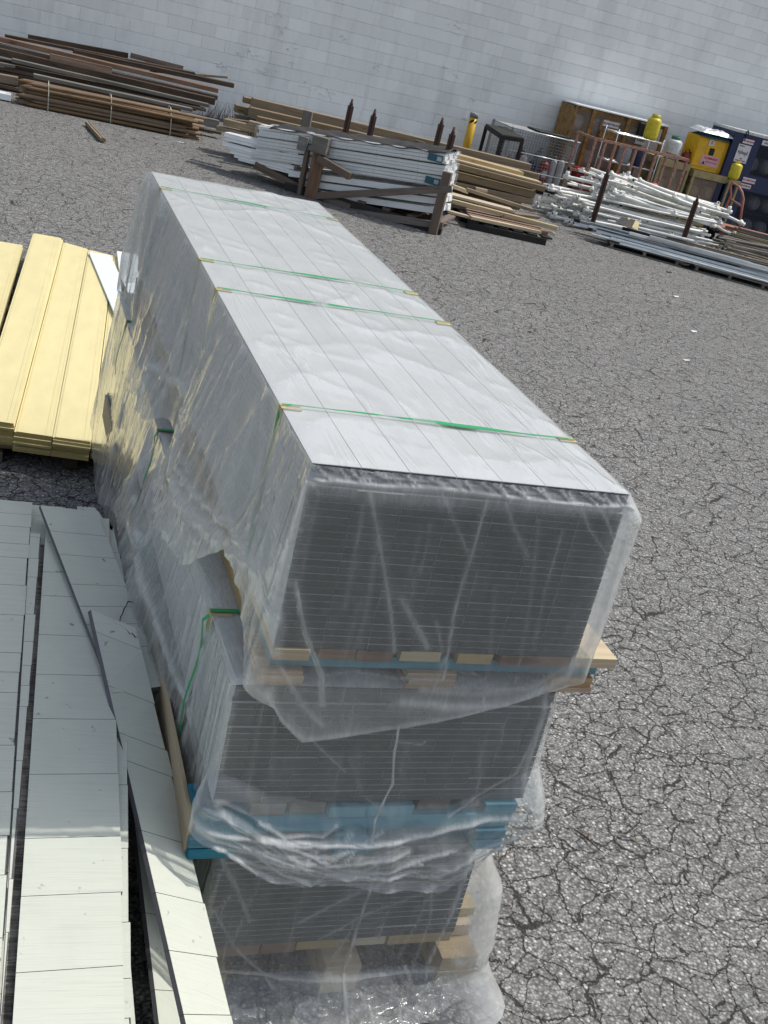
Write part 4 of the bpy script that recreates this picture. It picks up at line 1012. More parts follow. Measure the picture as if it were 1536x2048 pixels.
# ================================================================== CRATE WITH WHITE TRIM PACKS
def fy(u, dy=0): return 14.16-(u-625)*.00365+dy
def fb(u, v, dy=0): return GY(u, v, fy(u, dy))
ax_ = (fb(885, 400)-fb(625, 345)); ax_.z = 0; ax_.normalize(); bk = V((-ax_.y, ax_.x, 0))      # along, and back towards the wall
def crate():
    root = thing('timber_crate', 'weathered broken timber crate holding white wrapped trim packs', 'crate', (4.7, 13.9, 0))
    def pl(n, A_, B_, hpx, dep, dy=0, mat='crate', up=(0, 0, 1)):
        p, q = fb(*A_, dy), fb(*B_, dy); h = hpx/F_PX*(p-V(CC)).length
        mb = MB(); mb.beam(p, q, dep, h, up=up); return part(n, mb, M[mat], root, bevel=.004)
    def post(u0, v0, u1, v1, w_, d_, dy=0, mat='crate', zb=0.0, n='post'):
        p, q = fb(u0, v0, dy), fb(u1, v1, dy); q = V((p.x, p.y, q.z if zb is None else zb))
        mb = MB(); mb.beam(q, p, w_, d_, up=bk); return part(n, mb, M[mat], root, bevel=.004)
    post(640, 300, 0, 0, .16, .05, mat='timber_red'); post(617, 300, 0, 0, .05, .13, dy=.03)
    post(896, 344, 0, 0, .11, .10, mat='crate')
    post(617, 222, 0, 0, .13, .05, dy=1.1); post(840, 282, 0, 0, .13, .05, dy=1.1)
    pl('rail', (622, 392), (904, 378), 13, .03, dy=-.07)
    pl('lower_rail', (650, 416), (886, 452), 13, .03, dy=-.05)
    pl('lower_rail', (640, 392), (700, 415), 12, .03, dy=-.04)
    # capping pieces, weathered end grain
    mb = MB(); p = fb(641, 290, -.06); mb.beam(p-ax_*.10, p+ax_*.11, .14, .21); o = part('cap_block', mb, M['timber_grey'], root, bevel=.006)
    mb = MB(); p = fb(612, 288, -.02); mb.beam(p-bk*.02-ax_*.10, p-bk*.02+ax_*.03, .05, .17); part('cap_block', mb, M['timber_grey'], root, bevel=.006)
    mb = MB(); mb.beam(fb(638, 316, -.1), fb(701, 353, -.22), .09, .09); o = part('broken_board', mb, M['crate'], root, bevel=.004); o['label'] = 'splintered board jutting out'
    # base skids and slats
    a0_ = fb(560, 372); L = 2.3
    for k, t in enumerate((0, .35, .7, .95)):
        p = V((fb(640, 400).x, fb(640, 400).y, .05))+bk*t; mb = MB(); mb.beam(p-ax_*.5, p+ax_*(1.66-.1*k), .08, .10); part('skid', mb, M['rubber' if t == 0 else 'timber_dark'], root)
    for k in range(7):
        p = V((fb(640, 400).x, fb(640, 400).y, .118))-ax_*.45+ax_*k*.335; mb = MB(); mb.beam(p-bk*.02, p+bk*.98, .1, .03); part('slat', mb, M['crate'], root)
    mb = MB(); p = fb(560, 345, .0); mb.beam(fb(510, 330, .05), fb(625, 388, .02), .05, .09); part('side_rail', mb, M['crate'], root)
    mb = MB(); mb.beam(fb(545, 340, .25), fb(622, 372, .2), .05, .10); part('side_rail', mb, M['crate'], root)
crate()
GP = 'long white trim packs in the crate'
rows_ = [((515, 262), (892, 318), 19), ((512, 283), (889, 342), 19), ((508, 306), (886, 364), 19), ((575, 346), (884, 388), 12), ((600, 366), (880, 404), 12), ((640, 388), (876, 422), 12)]
names = ['topmost', 'second', 'third', 'fourth', 'fifth', 'lowest']
for i, (A_, B_, h) in enumerate(rows_):
    for k in range(4):
        p, q = fb(*A_, .04), fb(*B_, .04); hh = h/F_PX*14.9; ext = .0 if i < 3 else 0
        o_ = bk*(.085+k*.172); dj = rnd.uniform(-.05, .03)
        root = thing('trim_pack', (names[i]+' front pack of white trim boards in the crate, wrapped in film') if k == 0 else 'white trim pack behind the front ones in the crate', 'trim pack', (p+o_), GP if k == 0 else 'rear white trim packs in the crate')
        mb = MB(); nb = 3 if i < 3 else 1
        for j in range(nb):
            zz = V((0, 0, (j-(nb-1)/2)*hh/nb)); s_ = rnd.uniform(-.02, .02)
            mb.beam(p+o_+zz+ax_*(s_+dj), q+o_+zz+ax_*rnd.uniform(-.02, .02), .165-.006*j, hh/nb-.004)
        part('boards', mb, M['white'], root, bevel=.002)
        if i < 3:
            n1, n2 = 70, 21; P = np.zeros((n1, n2+1, 3)); R_ = np.zeros((n1, n2+1)); d = (q-p)
            cs = []
            for j in range(n2):
                an = 2*math.pi*j/n2; cx, cz = math.cos(an), math.sin(an); m_ = max(abs(cx), abs(cz)); cs.append((cx/m_, cz/m_))
            cs.append(cs[0])
            for a_ in range(n1):
                t = a_/(n1-1)*1.03-.015
                for j in range(n2+1):
                    jj = j % n2; w1 = .086+.003*float(ridge(t*16+jj*.4, jj*.9+i, 5+k, 1.5)); pt = p+o_+d*t+bk*cs[j][0]*w1+V((0, 0, 1))*cs[j][1]*(hh/2+.001+.003*float(ridge(t*22-jj*.5, jj*.8+k, 6+i, 1.5)))
                    P[a_, j] = pt; R_[a_, j] = .25
            mb = MB(); mb.grid(P, r=R_, uvs=np.stack([np.linspace(0, 4, n1)[:, None]+0*R_, np.linspace(0, .6, n2+1)[None]+0*R_], -1))
            part('film', mb, M['film_far'], root)
            if k == 0 and i in (0, 2):
                mb = MB(); c = p+(q-p)*.945+V((0, 0, -.005))-bk*.012; mb.beam(c-ax_*.09, c+ax_*.10, .006, hh*.66); lb = part('label_sticker', mb, M['teal'], root, parent=None); lb['label'] = 'dark teal printed label under the film'
                mb = MB()
                for q_ in range(5): mb.beam(c-bk*.004+ax_*(.035+.012*q_)-V((0, 0, hh*.2)), c-bk*.004+ax_*(.035+.012*q_)+V((0, 0, hh*.2)), .006, .001, up=bk)
                part('bar_print', mb, M['white'], root)
# loose stepped vinyl profiles at the left
loose = [(450, 268, 500), (453, 276, 510), (446, 286, 505), (458, 293, 512), (462, 302, 515), (470, 310, 515), (478, 316, 515)]
for i, (u, v, u2) in enumerate(loose):
    for k in range(2):
        p = fb(u, v, .1); q = p+ax_*(.75+rnd.uniform(-.1, .3)); o_ = bk*(k*.13+.03); q.z = p.z+.02
        mb = MB(); mb.beam(p+o_, q+o_, .11, .05); mb.beam(p+o_-V((0, 0, .022)), q+o_-V((0, 0, .022)), .125, .012)
        solo('vinyl_profile', mb, M['white'], 'loose white vinyl profile with stepped end sticking out left of the crate', 'vinyl profile', 'loose white profiles left of the crate', bevel=.003)
mb = MB()
rowsn = []
for i in range(60):
    t = i/59; p = fb(538+t*(893-538), 259+t*(310-259), .02); rr_ = []
    for j in range(10):
        s_ = j/9*.85; rr_.append(tuple(p+bk*s_+V((0, 0, .035*math.sin(s_*3.4)+.012*math.sin(t*40+j*1.3)+.02*float(vn(t*20, j*.8, 3))))))
    rowsn.append(rr_)
mb.grid(rowsn, smooth=True); ns = mb.build('netting', M['rubber']); ns.modifiers.new('thickness', 'SOLIDIFY').thickness = .006
tag(ns, 'black sheet laid over the top of the white trim packs', 'black sheet')
for (A_, B_, ya, h, mt, lab) in (((500, 246), (560, 262), 14.95, 7, 'beam', 'light wood edge by the left end of the white packs'), ((450, 245), (520, 262), 15.05, 12, 'beam', 'short brown timber end above the loose white profiles'), ((436, 257), (500, 272), 15.1, 8, 'beam', 'lowest brown timber end left of the loose white profiles'), ((455, 240), (520, 250), 15.3, 5, 'timber_dark', 'thin dark slat above the brown timber ends')):
    bar('timber_offcut', A_, B_, ya, ya-.15, h, .14, mt, lab, 'timber offcut', 'timber ends left of the crate', bevel=.003)
# ---- brown beams behind
GB = 'brown beams stacked behind the crate'
bm = [
 ((505, 206), (1062, 338), 16.2, 16.0, 17, .15, 'beam', 'longest brown beam along the top of the stack behind the crate'),
 ((500, 224), (1078, 357), 15.95, 15.8, 16, .14, 'beam', 'second brown beam under the longest one behind the crate'),
 ((488, 200), (700, 250), 16.5, 16.4, 10, .14, 'beam', 'brown beam end peeking out behind the top left of the beam stack'),
 ((471, 217), (640, 258), 16.35, 16.3, 13, .14, 'beam', 'brown beam second from the back at the left end of the stack'),
 ((472, 233), (600, 262), 16.2, 16.1, 9, .14, 'timber_grey', 'grey ended beam low at the left end of the stack'),
 ((515, 240), (900, 325), 15.6, 15.4, 12, .12, 'beam', 'tan plank below the two long beams behind the netting'),
 ((880, 306), (1047, 351), 15.45, 15.4, 11, .24, 'pine', 'wide tan board on top of the right end of the beam stack'),
 ((900, 318), (1084, 367), 15.3, 15.2, 4, .20, 'pine', 'thin pale board under the wide tan one at the right end'),
 ((904, 330), (1091, 379), 15.1, 15.0, 10, .10, 'beam', 'tan beam reaching farthest right in the beam stack'),
 ((908, 350), (1071, 391), 15.15, 15.05, 13, .14, 'beam', 'brown beam second from the bottom at the right end'),
 ((910, 370), (1067, 405), 15.1, 15.0, 11, .14, 'beam', 'lowest brown beam at the right end of the beam stack')]
for (A_, B_, ya, yb, h, dep, mt, lab) in bm: bar('beam', A_, B_, ya, yb, h, dep, mt, lab, 'beam', GB, bevel=.004, r=rnd.uniform(.2, .6))
for k in range(16):
    z = .06+.13*(k//3); y = 15.5+(k % 3)*.3; mb = MB(); mb.beam((3.4+rnd.uniform(-.2, .2)-(0 if z < .4 else -.1), y+.35, z), (7.5+rnd.uniform(-.2, .2), y, z), .16, .12)
    if z < .62: solo('beam', mb, M['beam'], 'brown beam in the middle of the stack, mostly hidden', 'beam', 'hidden beams of the stack', bevel=.003)
# ---- steel stakes of the old rack
def steel_post(u, v, y, zb=0., lean=0, label='', wd_=.075):
    p = GY(u, v, y); root = thing('steel_post', label, 'steel post', (p.x, p.y, 0), 'rusty brown steel posts standing among the piles')
    q = V((p.x-lean, p.y, zb)); d = (p-q)
    mb = MB(); mb.beam(q, p-d.normalized()*.09, wd_, .05, up=(0, 1, 0)); mb.beam(q, p-d.normalized()*.09, .02, .085, up=(0, 1, 0)); part('shaft', mb, M['post'], root, bevel=.004)
    mb = MB(); mb.tube([p-d.normalized()*.095, p-d.normalized()*.06, p-d.normalized()*.05, p], [.028, .026, .02, .014], n=8); part('pin', mb, M['post'], root)
steel_post(705, 198, 15.3, label='blunt rusty post, leftmost, standing before the block wall above the beams')
steel_post(751, 218, 15.0, lean=-.0, label='second rusty post from the left with pointed top, above the netting')
steel_post(886, 235, 14.9, label='third rusty post from the left, behind the right end of the crate')
steel_post(909, 254, 13.55, label='rusty post rising from the right corner of the crate')
steel_post(1218, 337, 15.95, label='rusty post in front of the left half of the white pipe pile')
steel_post(1397, 391, 15.7, label='rusty post in front of the right half of the white pipe pile')
# ---- pale lumber and pallet scraps on black pallet
PB = thing('black_pallet', 'low black plastic pallet under the pale lumber right of the crate', 'pallet', (6.7, 14.3, 0))
c0, c1 = G(932, 456), G(1089, 490)
dv = (c1-c0).normalized(); db = V((-dv.y, dv.x, 0))
for k in range(3):
    mb = MB(); p = c0+db*(k*.48)+V((0, 0, .045)); mb.beam(p, p+(c1-c0), .08, .09); part('runner', mb, M['black'], PB, bevel=.004)
for k in range(6):
    mb = MB(); p = c0+dv*(.08+k*.215)+V((0, 0, .103)); mb.beam(p-db*.03, p+db*1.1, .14, .024); part('deck_board', mb, M['black'], PB)
GL = 'pale lumber scraps right of the crate'
lum = [((898, 424), (945, 437), 14.2, 14.1, 5, .09, 'pine', 'short pale slat at the left end of the lumber on the black pallet'),
 ((943, 436), (1083, 466), 14.0, 13.95, 6, .10, 'pine', 'frontmost bundle of pale slats on the black pallet'),
 ((938, 430), (1080, 461), 14.15, 14.05, 3, .10, 'timber_red', 'thin reddish slat lying behind the frontmost pale ones'),
 ((900, 402), (1116, 458), 14.5, 14.3, 8, .09, 'pine', 'long yellow pallet stringer crossing the lumber heap'),
 ((900, 391), (1030, 424), 14.75, 14.6, 5, .30, 'pine', 'wide pale pallet board in the lumber heap'),
 ((960, 412), (1036, 432), 14.75, 14.6, 6, .12, 'pine', 'notched pale block board in the middle of the lumber heap'),
 ((906, 373), (938, 385), 15.0, 14.95, 7, .10, 'pine', 'short thick pale offcut at the top left of the heap'),
 ((935, 380), (1068, 422), 14.95, 14.75, 6, .10, 'beam', 'tan stringer sloping across the top of the lumber heap'),
 ((952, 378), (975, 383), 15.0, 15.0, 6, .05, 'pine', 'small pale chip of wood on the tan stringer'),
 ((1030, 430), (1080, 436), 14.5, 14.5, 5, .10, 'beam', 'small tan block at the right of the heap'),
 ((1080, 462), (1112, 470), 14.35, 14.3, 5, .10, 'pine', 'pale stringer foot at the right end of the heap'),
 ((1005, 432), (1030, 446), 14.4, 14.4, 8, .08, 'beam', 'brown spacer block under the long yellow stringer')]
for (A_, B_, ya, yb, h, dep, mt, lab) in lum: bar('lumber', A_, B_, ya, yb, h, dep, mt, lab, 'lumber', GL, bevel=.003, r=rnd.uniform(.4, .9))
for k in range(5):
    mb = MB(); p = c0+db*(.15+k*.22)+V((0, 0, .145)); mb.beam(p+dv*rnd.uniform(-.1, .1), p+(c1-c0)*rnd.uniform(.85, 1.05), .1, .05); solo('lumber', mb, M['timber_red'], 'lumber lying beneath the others on the black pallet', 'lumber', 'lower lumber on the black pallet')
# ================================================================== WALL-SIDE EQUIPMENT
def bollard():
    root = thing('bollard', 'yellow steel bollard with black chevrons and grey cap by the wall', 'bollard', (8.31, 20.05, 0))
    mb = MB(); mb.tube([(8.31, 20.05, 0), (8.31, 20.05, 1.0)], .075, n=20); part('post', mb, M['yellow_paint'], root)
    mb = MB(); mb.tube([(8.31, 20.05, 1.0), (8.31, 20.05, 1.07), (8.31, 20.05, 1.085)], [.082, .082, .06], n=20); part('cap', mb, M['grey'], root)
    for dx in (-.05, .03):
        mb = MB(); rows = []
        for i in range(7):
            an = math.radians(-150+i*20)+dx*2; rows.append([(8.31+.0775*math.cos(an), 20.05+.0775*math.sin(an), .88+i*.018+dx*.0), (8.31+.0775*math.cos(an), 20.05+.0775*math.sin(an), .93+i*.018)])
        if dx < 0: mb.grid(rows[:4]); 
        else: mb.grid([[(p[0], p[1], p[2]-.05) for p in rw] for rw in rows[3:]])
        part('chevron', mb, M['black'], root)
bollard()
def table():
    BL, FL, FR = G(971, 250, .95), G(1004, 272, .95), G(1048, 279, .95); BR = BL+FR-FL
    root = thing('side_table', 'small black square table in front of the wall beside the bollard', 'table', ((BL+FR)/2).to_tuple()[:2]+(0,))
    c = (BL+FR)/2; mb = MB()
    mb.poly([FL, FR, BR, BL], .025, (0, 0, 1)); part('tabletop', mb, M['black'], root)
    for A_, B_ in ((FL, FR), (FR, BR), (BR, BL), (BL, FL)):
        mb = MB(); mb.beam(A_.lerp(c, .05)-V((0, 0, .03)), B_.lerp(c, .05)-V((0, 0, .03)), .02, .06); part('apron', mb, M['black'], root)
    for p in (FL, FR, BL, BR):
        q = p.lerp(c, .06); mb = MB(); mb.beam((q.x, q.y, 0), (q.x, q.y, .94), .05, .05, up=(0, 1, 0)); part('leg', mb, M['black'], root)
table()
def gascyl(name, x, y, z, r_, h, mat, label, group=None, valve='grey', collar=True, cat='gas cylinder'):
    root = thing(name, label, cat, (x, y, z), group)
    mb = MB(); pr = [(0, .012), (r_*.8, .012), (r_*.97, .04), (r_, .07), (r_, h*.72), (r_*.96, h*.78), (r_*.78, h*.84), (r_*.4, h*.88), (0, h*.885)]
    mb.lathe((x, y, z), pr, n=20); part('tank', mb, M[mat], root)
    mb = MB(); mb.lathe((x, y, z), [(r_*.7, 0.0), (r_*.72, .03)], n=16); part('foot_ring', mb, M[mat], root)
    mb = MB(); mb.tube([(x, y, z+h*.87), (x, y, z+h*.97)], r_*.13, n=8); mb.tube([(x-r_*.35, y-.01, z+h*.95), (x+r_*.35, y-.01, z+h*.95)], r_*.09, n=6); part('valve', mb, M[valve], root)
    if collar:
        mb = MB(); rows = []
        for i in range(15):
            an = math.radians(-60+i*300/14-90+30); an = math.radians(120+i*300/14); rows.append([(x+r_*.55*math.cos(an), y+r_*.55*math.sin(an), z+h*.83), (x+r_*.55*math.cos(an), y+r_*.55*math.sin(an), z+h*1.0)])
        mb.grid(rows); o = part('collar', mb, M[mat if valve == 'grey' else valve], root); o.modifiers.new('t', 'SOLIDIFY').thickness = .004
    return root
def wire_box(root, name, x0, x1, y0, y1, z0, z1, pitch, rad, mat, sides='fblrt'):
    def panel(o, e1, e2):
        mb = MB(); l1, l2 = e1.length, e2.length; n1, n2 = max(1, round(l1/pitch)), max(1, round(l2/pitch))
        for i in range(n1+1): mb.tube([o+e1*(i/n1), o+e1*(i/n1)+e2], rad*(2 if i in (0, n1) else 1), n=4, cap=False)
        for i in range(n2+1): mb.tube([o+e2*(i/n2), o+e2*(i/n2)+e1], rad*(2 if i in (0, n2) else 1), n=4, cap=False)
        part(name, mb, M[mat], root)
    X_, Y__, Z_ = V((x1-x0, 0, 0)), V((0, y1-y0, 0)), V((0, 0, z1-z0))
    if 'f' in sides: panel(V((x0, y0, z0)), X_, Z_)
    if 'b' in sides: panel(V((x0, y1, z0)), X_, Z_)
    if 'l' in sides: panel(V((x0, y0, z0)), Y__, Z_)
    if 'r' in sides: panel(V((x1, y0, z0)), Y__, Z_)
    if 't' in sides: panel(V((x0, y0, z1)), X_, Y__)
    if 'd' in sides: panel(V((x0, y0, z0)), X_, Y__)
WC = thing('wire_cage', 'galvanised wire mesh cage on black feet holding gas cylinders', 'wire cage', (9.5, 19.6, 0))
wire_box(WC, 'mesh_panel', 8.72, 10.12, 19.15, 20.1, .12, 1.04, .055, .0028, 'wire', 'fblrtd')
mb = MB(); mb.tube([(8.72, 19.13, 1.045), (10.12, 19.13, 1.045)], .011, n=8); mb.tube([(8.72, 19.13, .66), (10.12, 19.13, .66)], .009, n=8); mb.tube([(8.72, 19.13, .36), (10.12, 19.13, .36)], .009, n=8); part('front_rail', mb, M['steel'], WC)
for (x, y) in ((8.74, 19.17), (10.1, 19.17), (8.74, 20.08), (10.1, 20.08)):
    mb = MB(); mb.beam((x, y, 0), (x, y, 1.06), .03, .03, up=(0, 1, 0)); part('corner_post', mb, M['wire'], WC)
mb = MB(); mb.box(8.8, 10.05, 19.2, 20.0, .02, .115, ax=0); part('base_tray', mb, M['black'], WC)
mb = MB(); mb.box(9.35, 10.0, 19.3, 19.9, 1.048, 1.075, ax=0); part('lid', mb, M['rubber'], WC)
ZB = .122
for (x, y, r_, h, mt, lab) in ((9.95, 19.3, .06, .62, 'cyl_white', 'slim white cylinder at the right inside the wire cage'), (9.82, 19.35, .06, .60, 'cyl_white', 'slim white cylinder next to the rightmost one in the wire cage'), (9.62, 19.32, .10, .52, 'red', 'fat red cylinder with a pale label inside the wire cage'), (9.40, 19.36, .08, .48, 'navy', 'blue cylinder inside the wire cage left of the red one'), (9.22, 19.4, .07, .55, 'cyl_white', 'grey white cylinder inside the wire cage left of the blue one'), (9.3, 19.75, .09, .60, 'red', 'red cylinder at the back of the wire cage'), (9.05, 19.7, .09, .42, 'timber_red', 'brownish cylinder at the left back of the wire cage'), (9.7, 19.8, .1, .66, 'grey', 'dark grey cylinder at the back of the wire cage')):
    gascyl('gas_cylinder', x, y, ZB, r_, h, mt, lab, 'cylinders in the wire cage', collar=False)
mb = MB(); mb.box(9.57, 9.67, 19.212, 19.218, .30, .42, ax=0); solo('paper_label', mb, M['sign_white'], 'pale paper tag in front of the red cylinder in the wire cage', 'tag')
# amber expanded-metal cage cabinet
AC = thing('cylinder_cabinet', 'large rusty amber cage cabinet with expanded metal doors and white top edge', 'cage cabinet', (11.1, 20.1, 0))
X0, X1, Yf, Yb = 10.14, 12.1, 19.72, 20.38
for x in (X0, 10.5, 11.27, X1):
    wx = .035 if x == X0 else .08
    mb = MB(); mb.box(x, x+wx, Yf, Yf+.05, 0, 1.64, ax=2); part('upright', mb, M['amber'], AC)
for z in (.04, .55, 1.14, 1.60):
    mb = MB(); mb.box(X0, X1+.05, Yf+.052, Yf+.09, z-.03, z+.03, ax=0); part('cross_rail', mb, M['amber'], AC)
mb = MB(); mb.box(X0-.02, X1+.10, Yf-.02, Yb, 1.642, 1.665, ax=0); part('top_sheet', mb, M['white'], AC)
for (xa, xb) in ((X0, 10.5), (10.58, 11.27), (11.35, X1)):
    for (za, zb) in ((.07, .52), (.58, 1.11), (1.17, 1.57)):
        mb = MB(); mb.v = []; P = [[(xa+.02, Yf+.03, za), (xb, Yf+.03, za)], [(xa+.02, Yf+.03, zb), (xb, Yf+.03, zb)]]
        mb.grid(P, uvs=[[(0, 0), (xb-xa, 0)], [(0, zb-za), (xb-xa, zb-za)]], smooth=False); part('mesh_door', mb, M['expanded'], AC)
mb = MB(); mb.box(X0, X0+.01, Yf+.05, Yb, 0.02, 1.63, ax=2); part('side_panel', mb, M['amber'], AC)
mb = MB(); mb.box(X0+.02, X1, Yb-.02, Yb-.01, .02, 1.63, ax=0); part('back_panel', mb, M['timber_dark'], AC)
for z in (.06, .57, 1.15):
    mb = MB(); mb.box(X0+.02, X1, Yf+.1, Yb-.03, z-.01, z, ax=0); part('shelf', mb, M['amber'], AC)
def lying(x, z, y0, y1, r_, mat, label, group):
    root = thing('gas_cylinder', label, 'gas cylinder', (x, (y0+y1)/2, z-r_), group)
    mb = MB(); mb.tube([(x, y0, z), (x, y0+.02, z), (x, y0+.06, z), (x, y1-.05, z), (x, y1, z)], [r_*.4, r_*.75, r_, r_, r_*.5], n=20); part('tank', mb, M[mat], root)
    mb = MB(); rr = r_*.62
    mb.tube([(x+rr*math.cos(t), y0-.004, z+rr*math.sin(t)) for t in np.linspace(0, 6.3, 18)], .007, n=5, cap=False); part('collar', mb, M['wire'], root)
for i, (x, z) in enumerate(((10.32, 1.34), (10.75, 1.34), (11.1, 1.34), (11.6, 1.34), (10.32, .75), (10.75, .75), (11.1, .75), (11.6, .75), (10.3, .24))):
    lying(x, z if z > .3 else .22, 19.84, 20.32, .145, 'cyl_white' if i % 4 != 2 else 'grey', 'gas cylinder lying end-on behind the amber mesh', 'cylinders lying in the amber cabinet')
def text_obj(body, size, loc, mat, parent=None, root=None, name='lettering', az=0., bold=.0, slant=0.):
    cu = bpy.data.curves.new(name, 'FONT'); cu.body = body; cu.size = size; cu.align_x = 'CENTER'; cu.align_y = 'CENTER'; cu.extrude = .0008; cu.offset = bold; cu.shear = slant; cu.resolution_u = 3
    tmp = bpy.data.objects.new('t', cu); sc.collection.objects.link(tmp); bpy.context.view_layer.update()
    me = bpy.data.meshes.new_from_object(tmp.evaluated_get(bpy.context.evaluated_depsgraph_get())); bpy.data.objects.remove(tmp); bpy.data.curves.remove(cu)
    me.materials.clear(); me.materials.append(M[mat])
    me.transform(Matrix.Rotation(az, 4, 'Z') @ Matrix.Rotation(math.pi/2, 4, 'X')); me.transform(Matrix.Translation(V(loc)-V(root.location)))
    o = bpy.data.objects.new(name, me); sc.collection.objects.link(o); o.parent = parent or root; return o
def sign(name, x0, x1, y, z0, z1, mat, label, lines, cat='sign', th_=.006, scal=.7):
    root = thing(name, label, cat, ((x0+x1)/2, y, z0)); mb = MB(); mb.box(x0, x1, y-th_, y, z0, z1, ax=0); pl_ = part('plate', mb, M[mat], root)
    for (t, cx, cz, sz, ink) in lines: text_obj(t, sz, (x0+(x1-x0)*cx, y-th_-.002, z0+(z1-z0)*cz), ink, parent=None, root=root, bold=.0012)
    return root
# amber ratchet-edged plaque with a white sign on the cabinet
PQ = thing('plaque', 'amber plate with jagged lower edge and white DO NOT BLOCK sign on the cage cabinet', 'sign plate', (10.93, Yf, 1.1))
out = [(10.72, 1.52), (11.12, 1.52), (11.13, 1.22), (11.09, 1.17), (11.04, 1.21), (11.0, 1.16), (10.95, 1.21), (10.90, 1.15), (10.86, 1.2), (10.80, 1.16), (10.73, 1.22), (10.75, 1.28), (10.71, 1.33)]
mb = MB(); mb.poly([(x, Yf-.03, z) for x, z in out[::-1]], .012, (0, -1, 0)); part('plate', mb, M['amber'], PQ)
mb = MB(); mb.box(10.75, 11.10, Yf-.05, Yf-.0425, 1.40, 1.50, ax=0); wp = part('white_panel', mb, M['sign_white'], PQ)
text_obj('DO NOT BLOCK', .05, (10.925, Yf-.052, 1.45), 'ink', root=PQ, bold=.0015)
mb = MB(); mb.box(10.80, 10.93, Yf-.05, Yf-.0425, 1.32, 1.37, ax=0); part('faded_patch', mb, M['grey'], PQ)
sign('paper_sign', 11.55, 11.78, Yf-.01, 1.22, 1.36, 'sign_white', 'small white paper sign on the mesh left of the yellow cylinder', [('CABINET', .5, .5, .045, 'ink')])
mb = MB(); mb.box(11.5, 11.66, Yf-.10, Yf-.02, 1.36, 1.62, ax=2); mb.box(11.60, 11.84, Yf-.12, Yf-.02, 1.37, 1.50, ax=0); solo('dark_tool', mb, M['black'], 'dark bag hanging on the mesh beside the yellow cylinder', 'bag', bevel=.02)
RB = thing('red_box', 'dark red metal toolbox under the amber cabinet doors', 'toolbox', (10.65, 19.4, 0))
mb = MB(); mb.box(10.25, 11.15, 19.2, 19.6, .02, .52, ax=0); part('body', mb, M['red'], RB, bevel=.02); mb = MB(); mb.box(10.24, 11.16, 19.19, 19.61, .523, .60, ax=0); part('lid', mb, M['red'], RB, bevel=.02)
# wire shelf cart with yellow cylinder
CT = thing('wire_shelf', 'chrome wire shelf trolley standing before the amber cabinet', 'shelf', (11.1, 19.2, 0))
for z in (.25, .85, 1.36):
    mb = MB()
    for i in range(11): mb.tube([(10.72, 18.95+i*.045, z), (11.68, 18.95+i*.045, z)], .004, n=4, cap=False)
    for i in range(3): mb.tube([(10.72+i*.48, 18.94, z-.01), (10.72+i*.48, 19.42, z-.01)], .006, n=4, cap=False)
    mb.tube([(10.71, 18.93, z+.01), (11.69, 18.93, z+.01), (11.69, 19.43, z+.01), (10.71, 19.43, z+.01), (10.71, 18.93, z+.01)], .009, n=5, cap=False); part('shelf_grid', mb, M['steel'], CT)
for (x, y) in ((10.71, 18.93), (11.69, 18.93), (10.71, 19.43), (11.69, 19.43)):
    mb = MB(); mb.tube([(x, y, 0), (x, y, 1.44)], .008, n=8); part('pole', mb, M['steel'], CT)
gascyl('gas_cylinder', 11.50, 19.15, 1.372, .135, .46, 'cyl_yellow', 'bright yellow refrigerant cylinder standing on the top wire shelf', 'single gas cylinders', valve='grey')
for (x, z, mt, lab) in ((11.1, .862, 'grey', 'dark round drum on the middle wire shelf'), (11.45, .862, 'navy', 'blue tin on the middle wire shelf'), (11.0, .262, 'timber_dark', 'brown tin on the lowest wire shelf')):
    mb = MB(); mb.lathe((x, 19.18, z), [(0, 0), (.12, .002), (.125, .02), (.125, .25), (.11, .28), (0, .285)], n=18); solo('drum', mb, M[mt], lab, 'drum')
# rusty rack frame
RK = thing('rack_frame', 'rusty pinkish steel rack frame with vertical bars behind the pipes', 'rack', (10.65, 17.85, 0))
mb = MB(); mb.box(9.66, 11.62, 17.80, 17.85, 1.235, 1.28, ax=0); part('top_rail', mb, M['rustpink'], RK)
mb = MB(); mb.box(9.70, 11.60, 17.80, 17.85, .10, .145, ax=0); part('bottom_rail', mb, M['rustpink'], RK)
for i, x in enumerate((9.68, 9.88, 10.08, 10.28, 10.50, 10.70, 10.92, 11.14, 11.36, 11.57)):
    mb = MB(); mb.box(x, x+.038, 17.803, 17.847, 0 if i in (0, 9) else .147, 1.233, ax=2); part('upright', mb, M['rustpink'], RK)
for x in (9.68, 11.57):
    mb = MB(); mb.box(x, x+.04, 17.85, 18.55, 1.236, 1.276, ax=1); mb.box(x, x+.04, 18.5, 18.54, 0, 1.234, ax=2); part('side_frame', mb, M['rustpink'], RK)
mb = MB(); mb.box(9.66, 11.62, 18.5, 18.545, .60, .645, ax=0); part('back_rail', mb, M['rustpink'], RK)
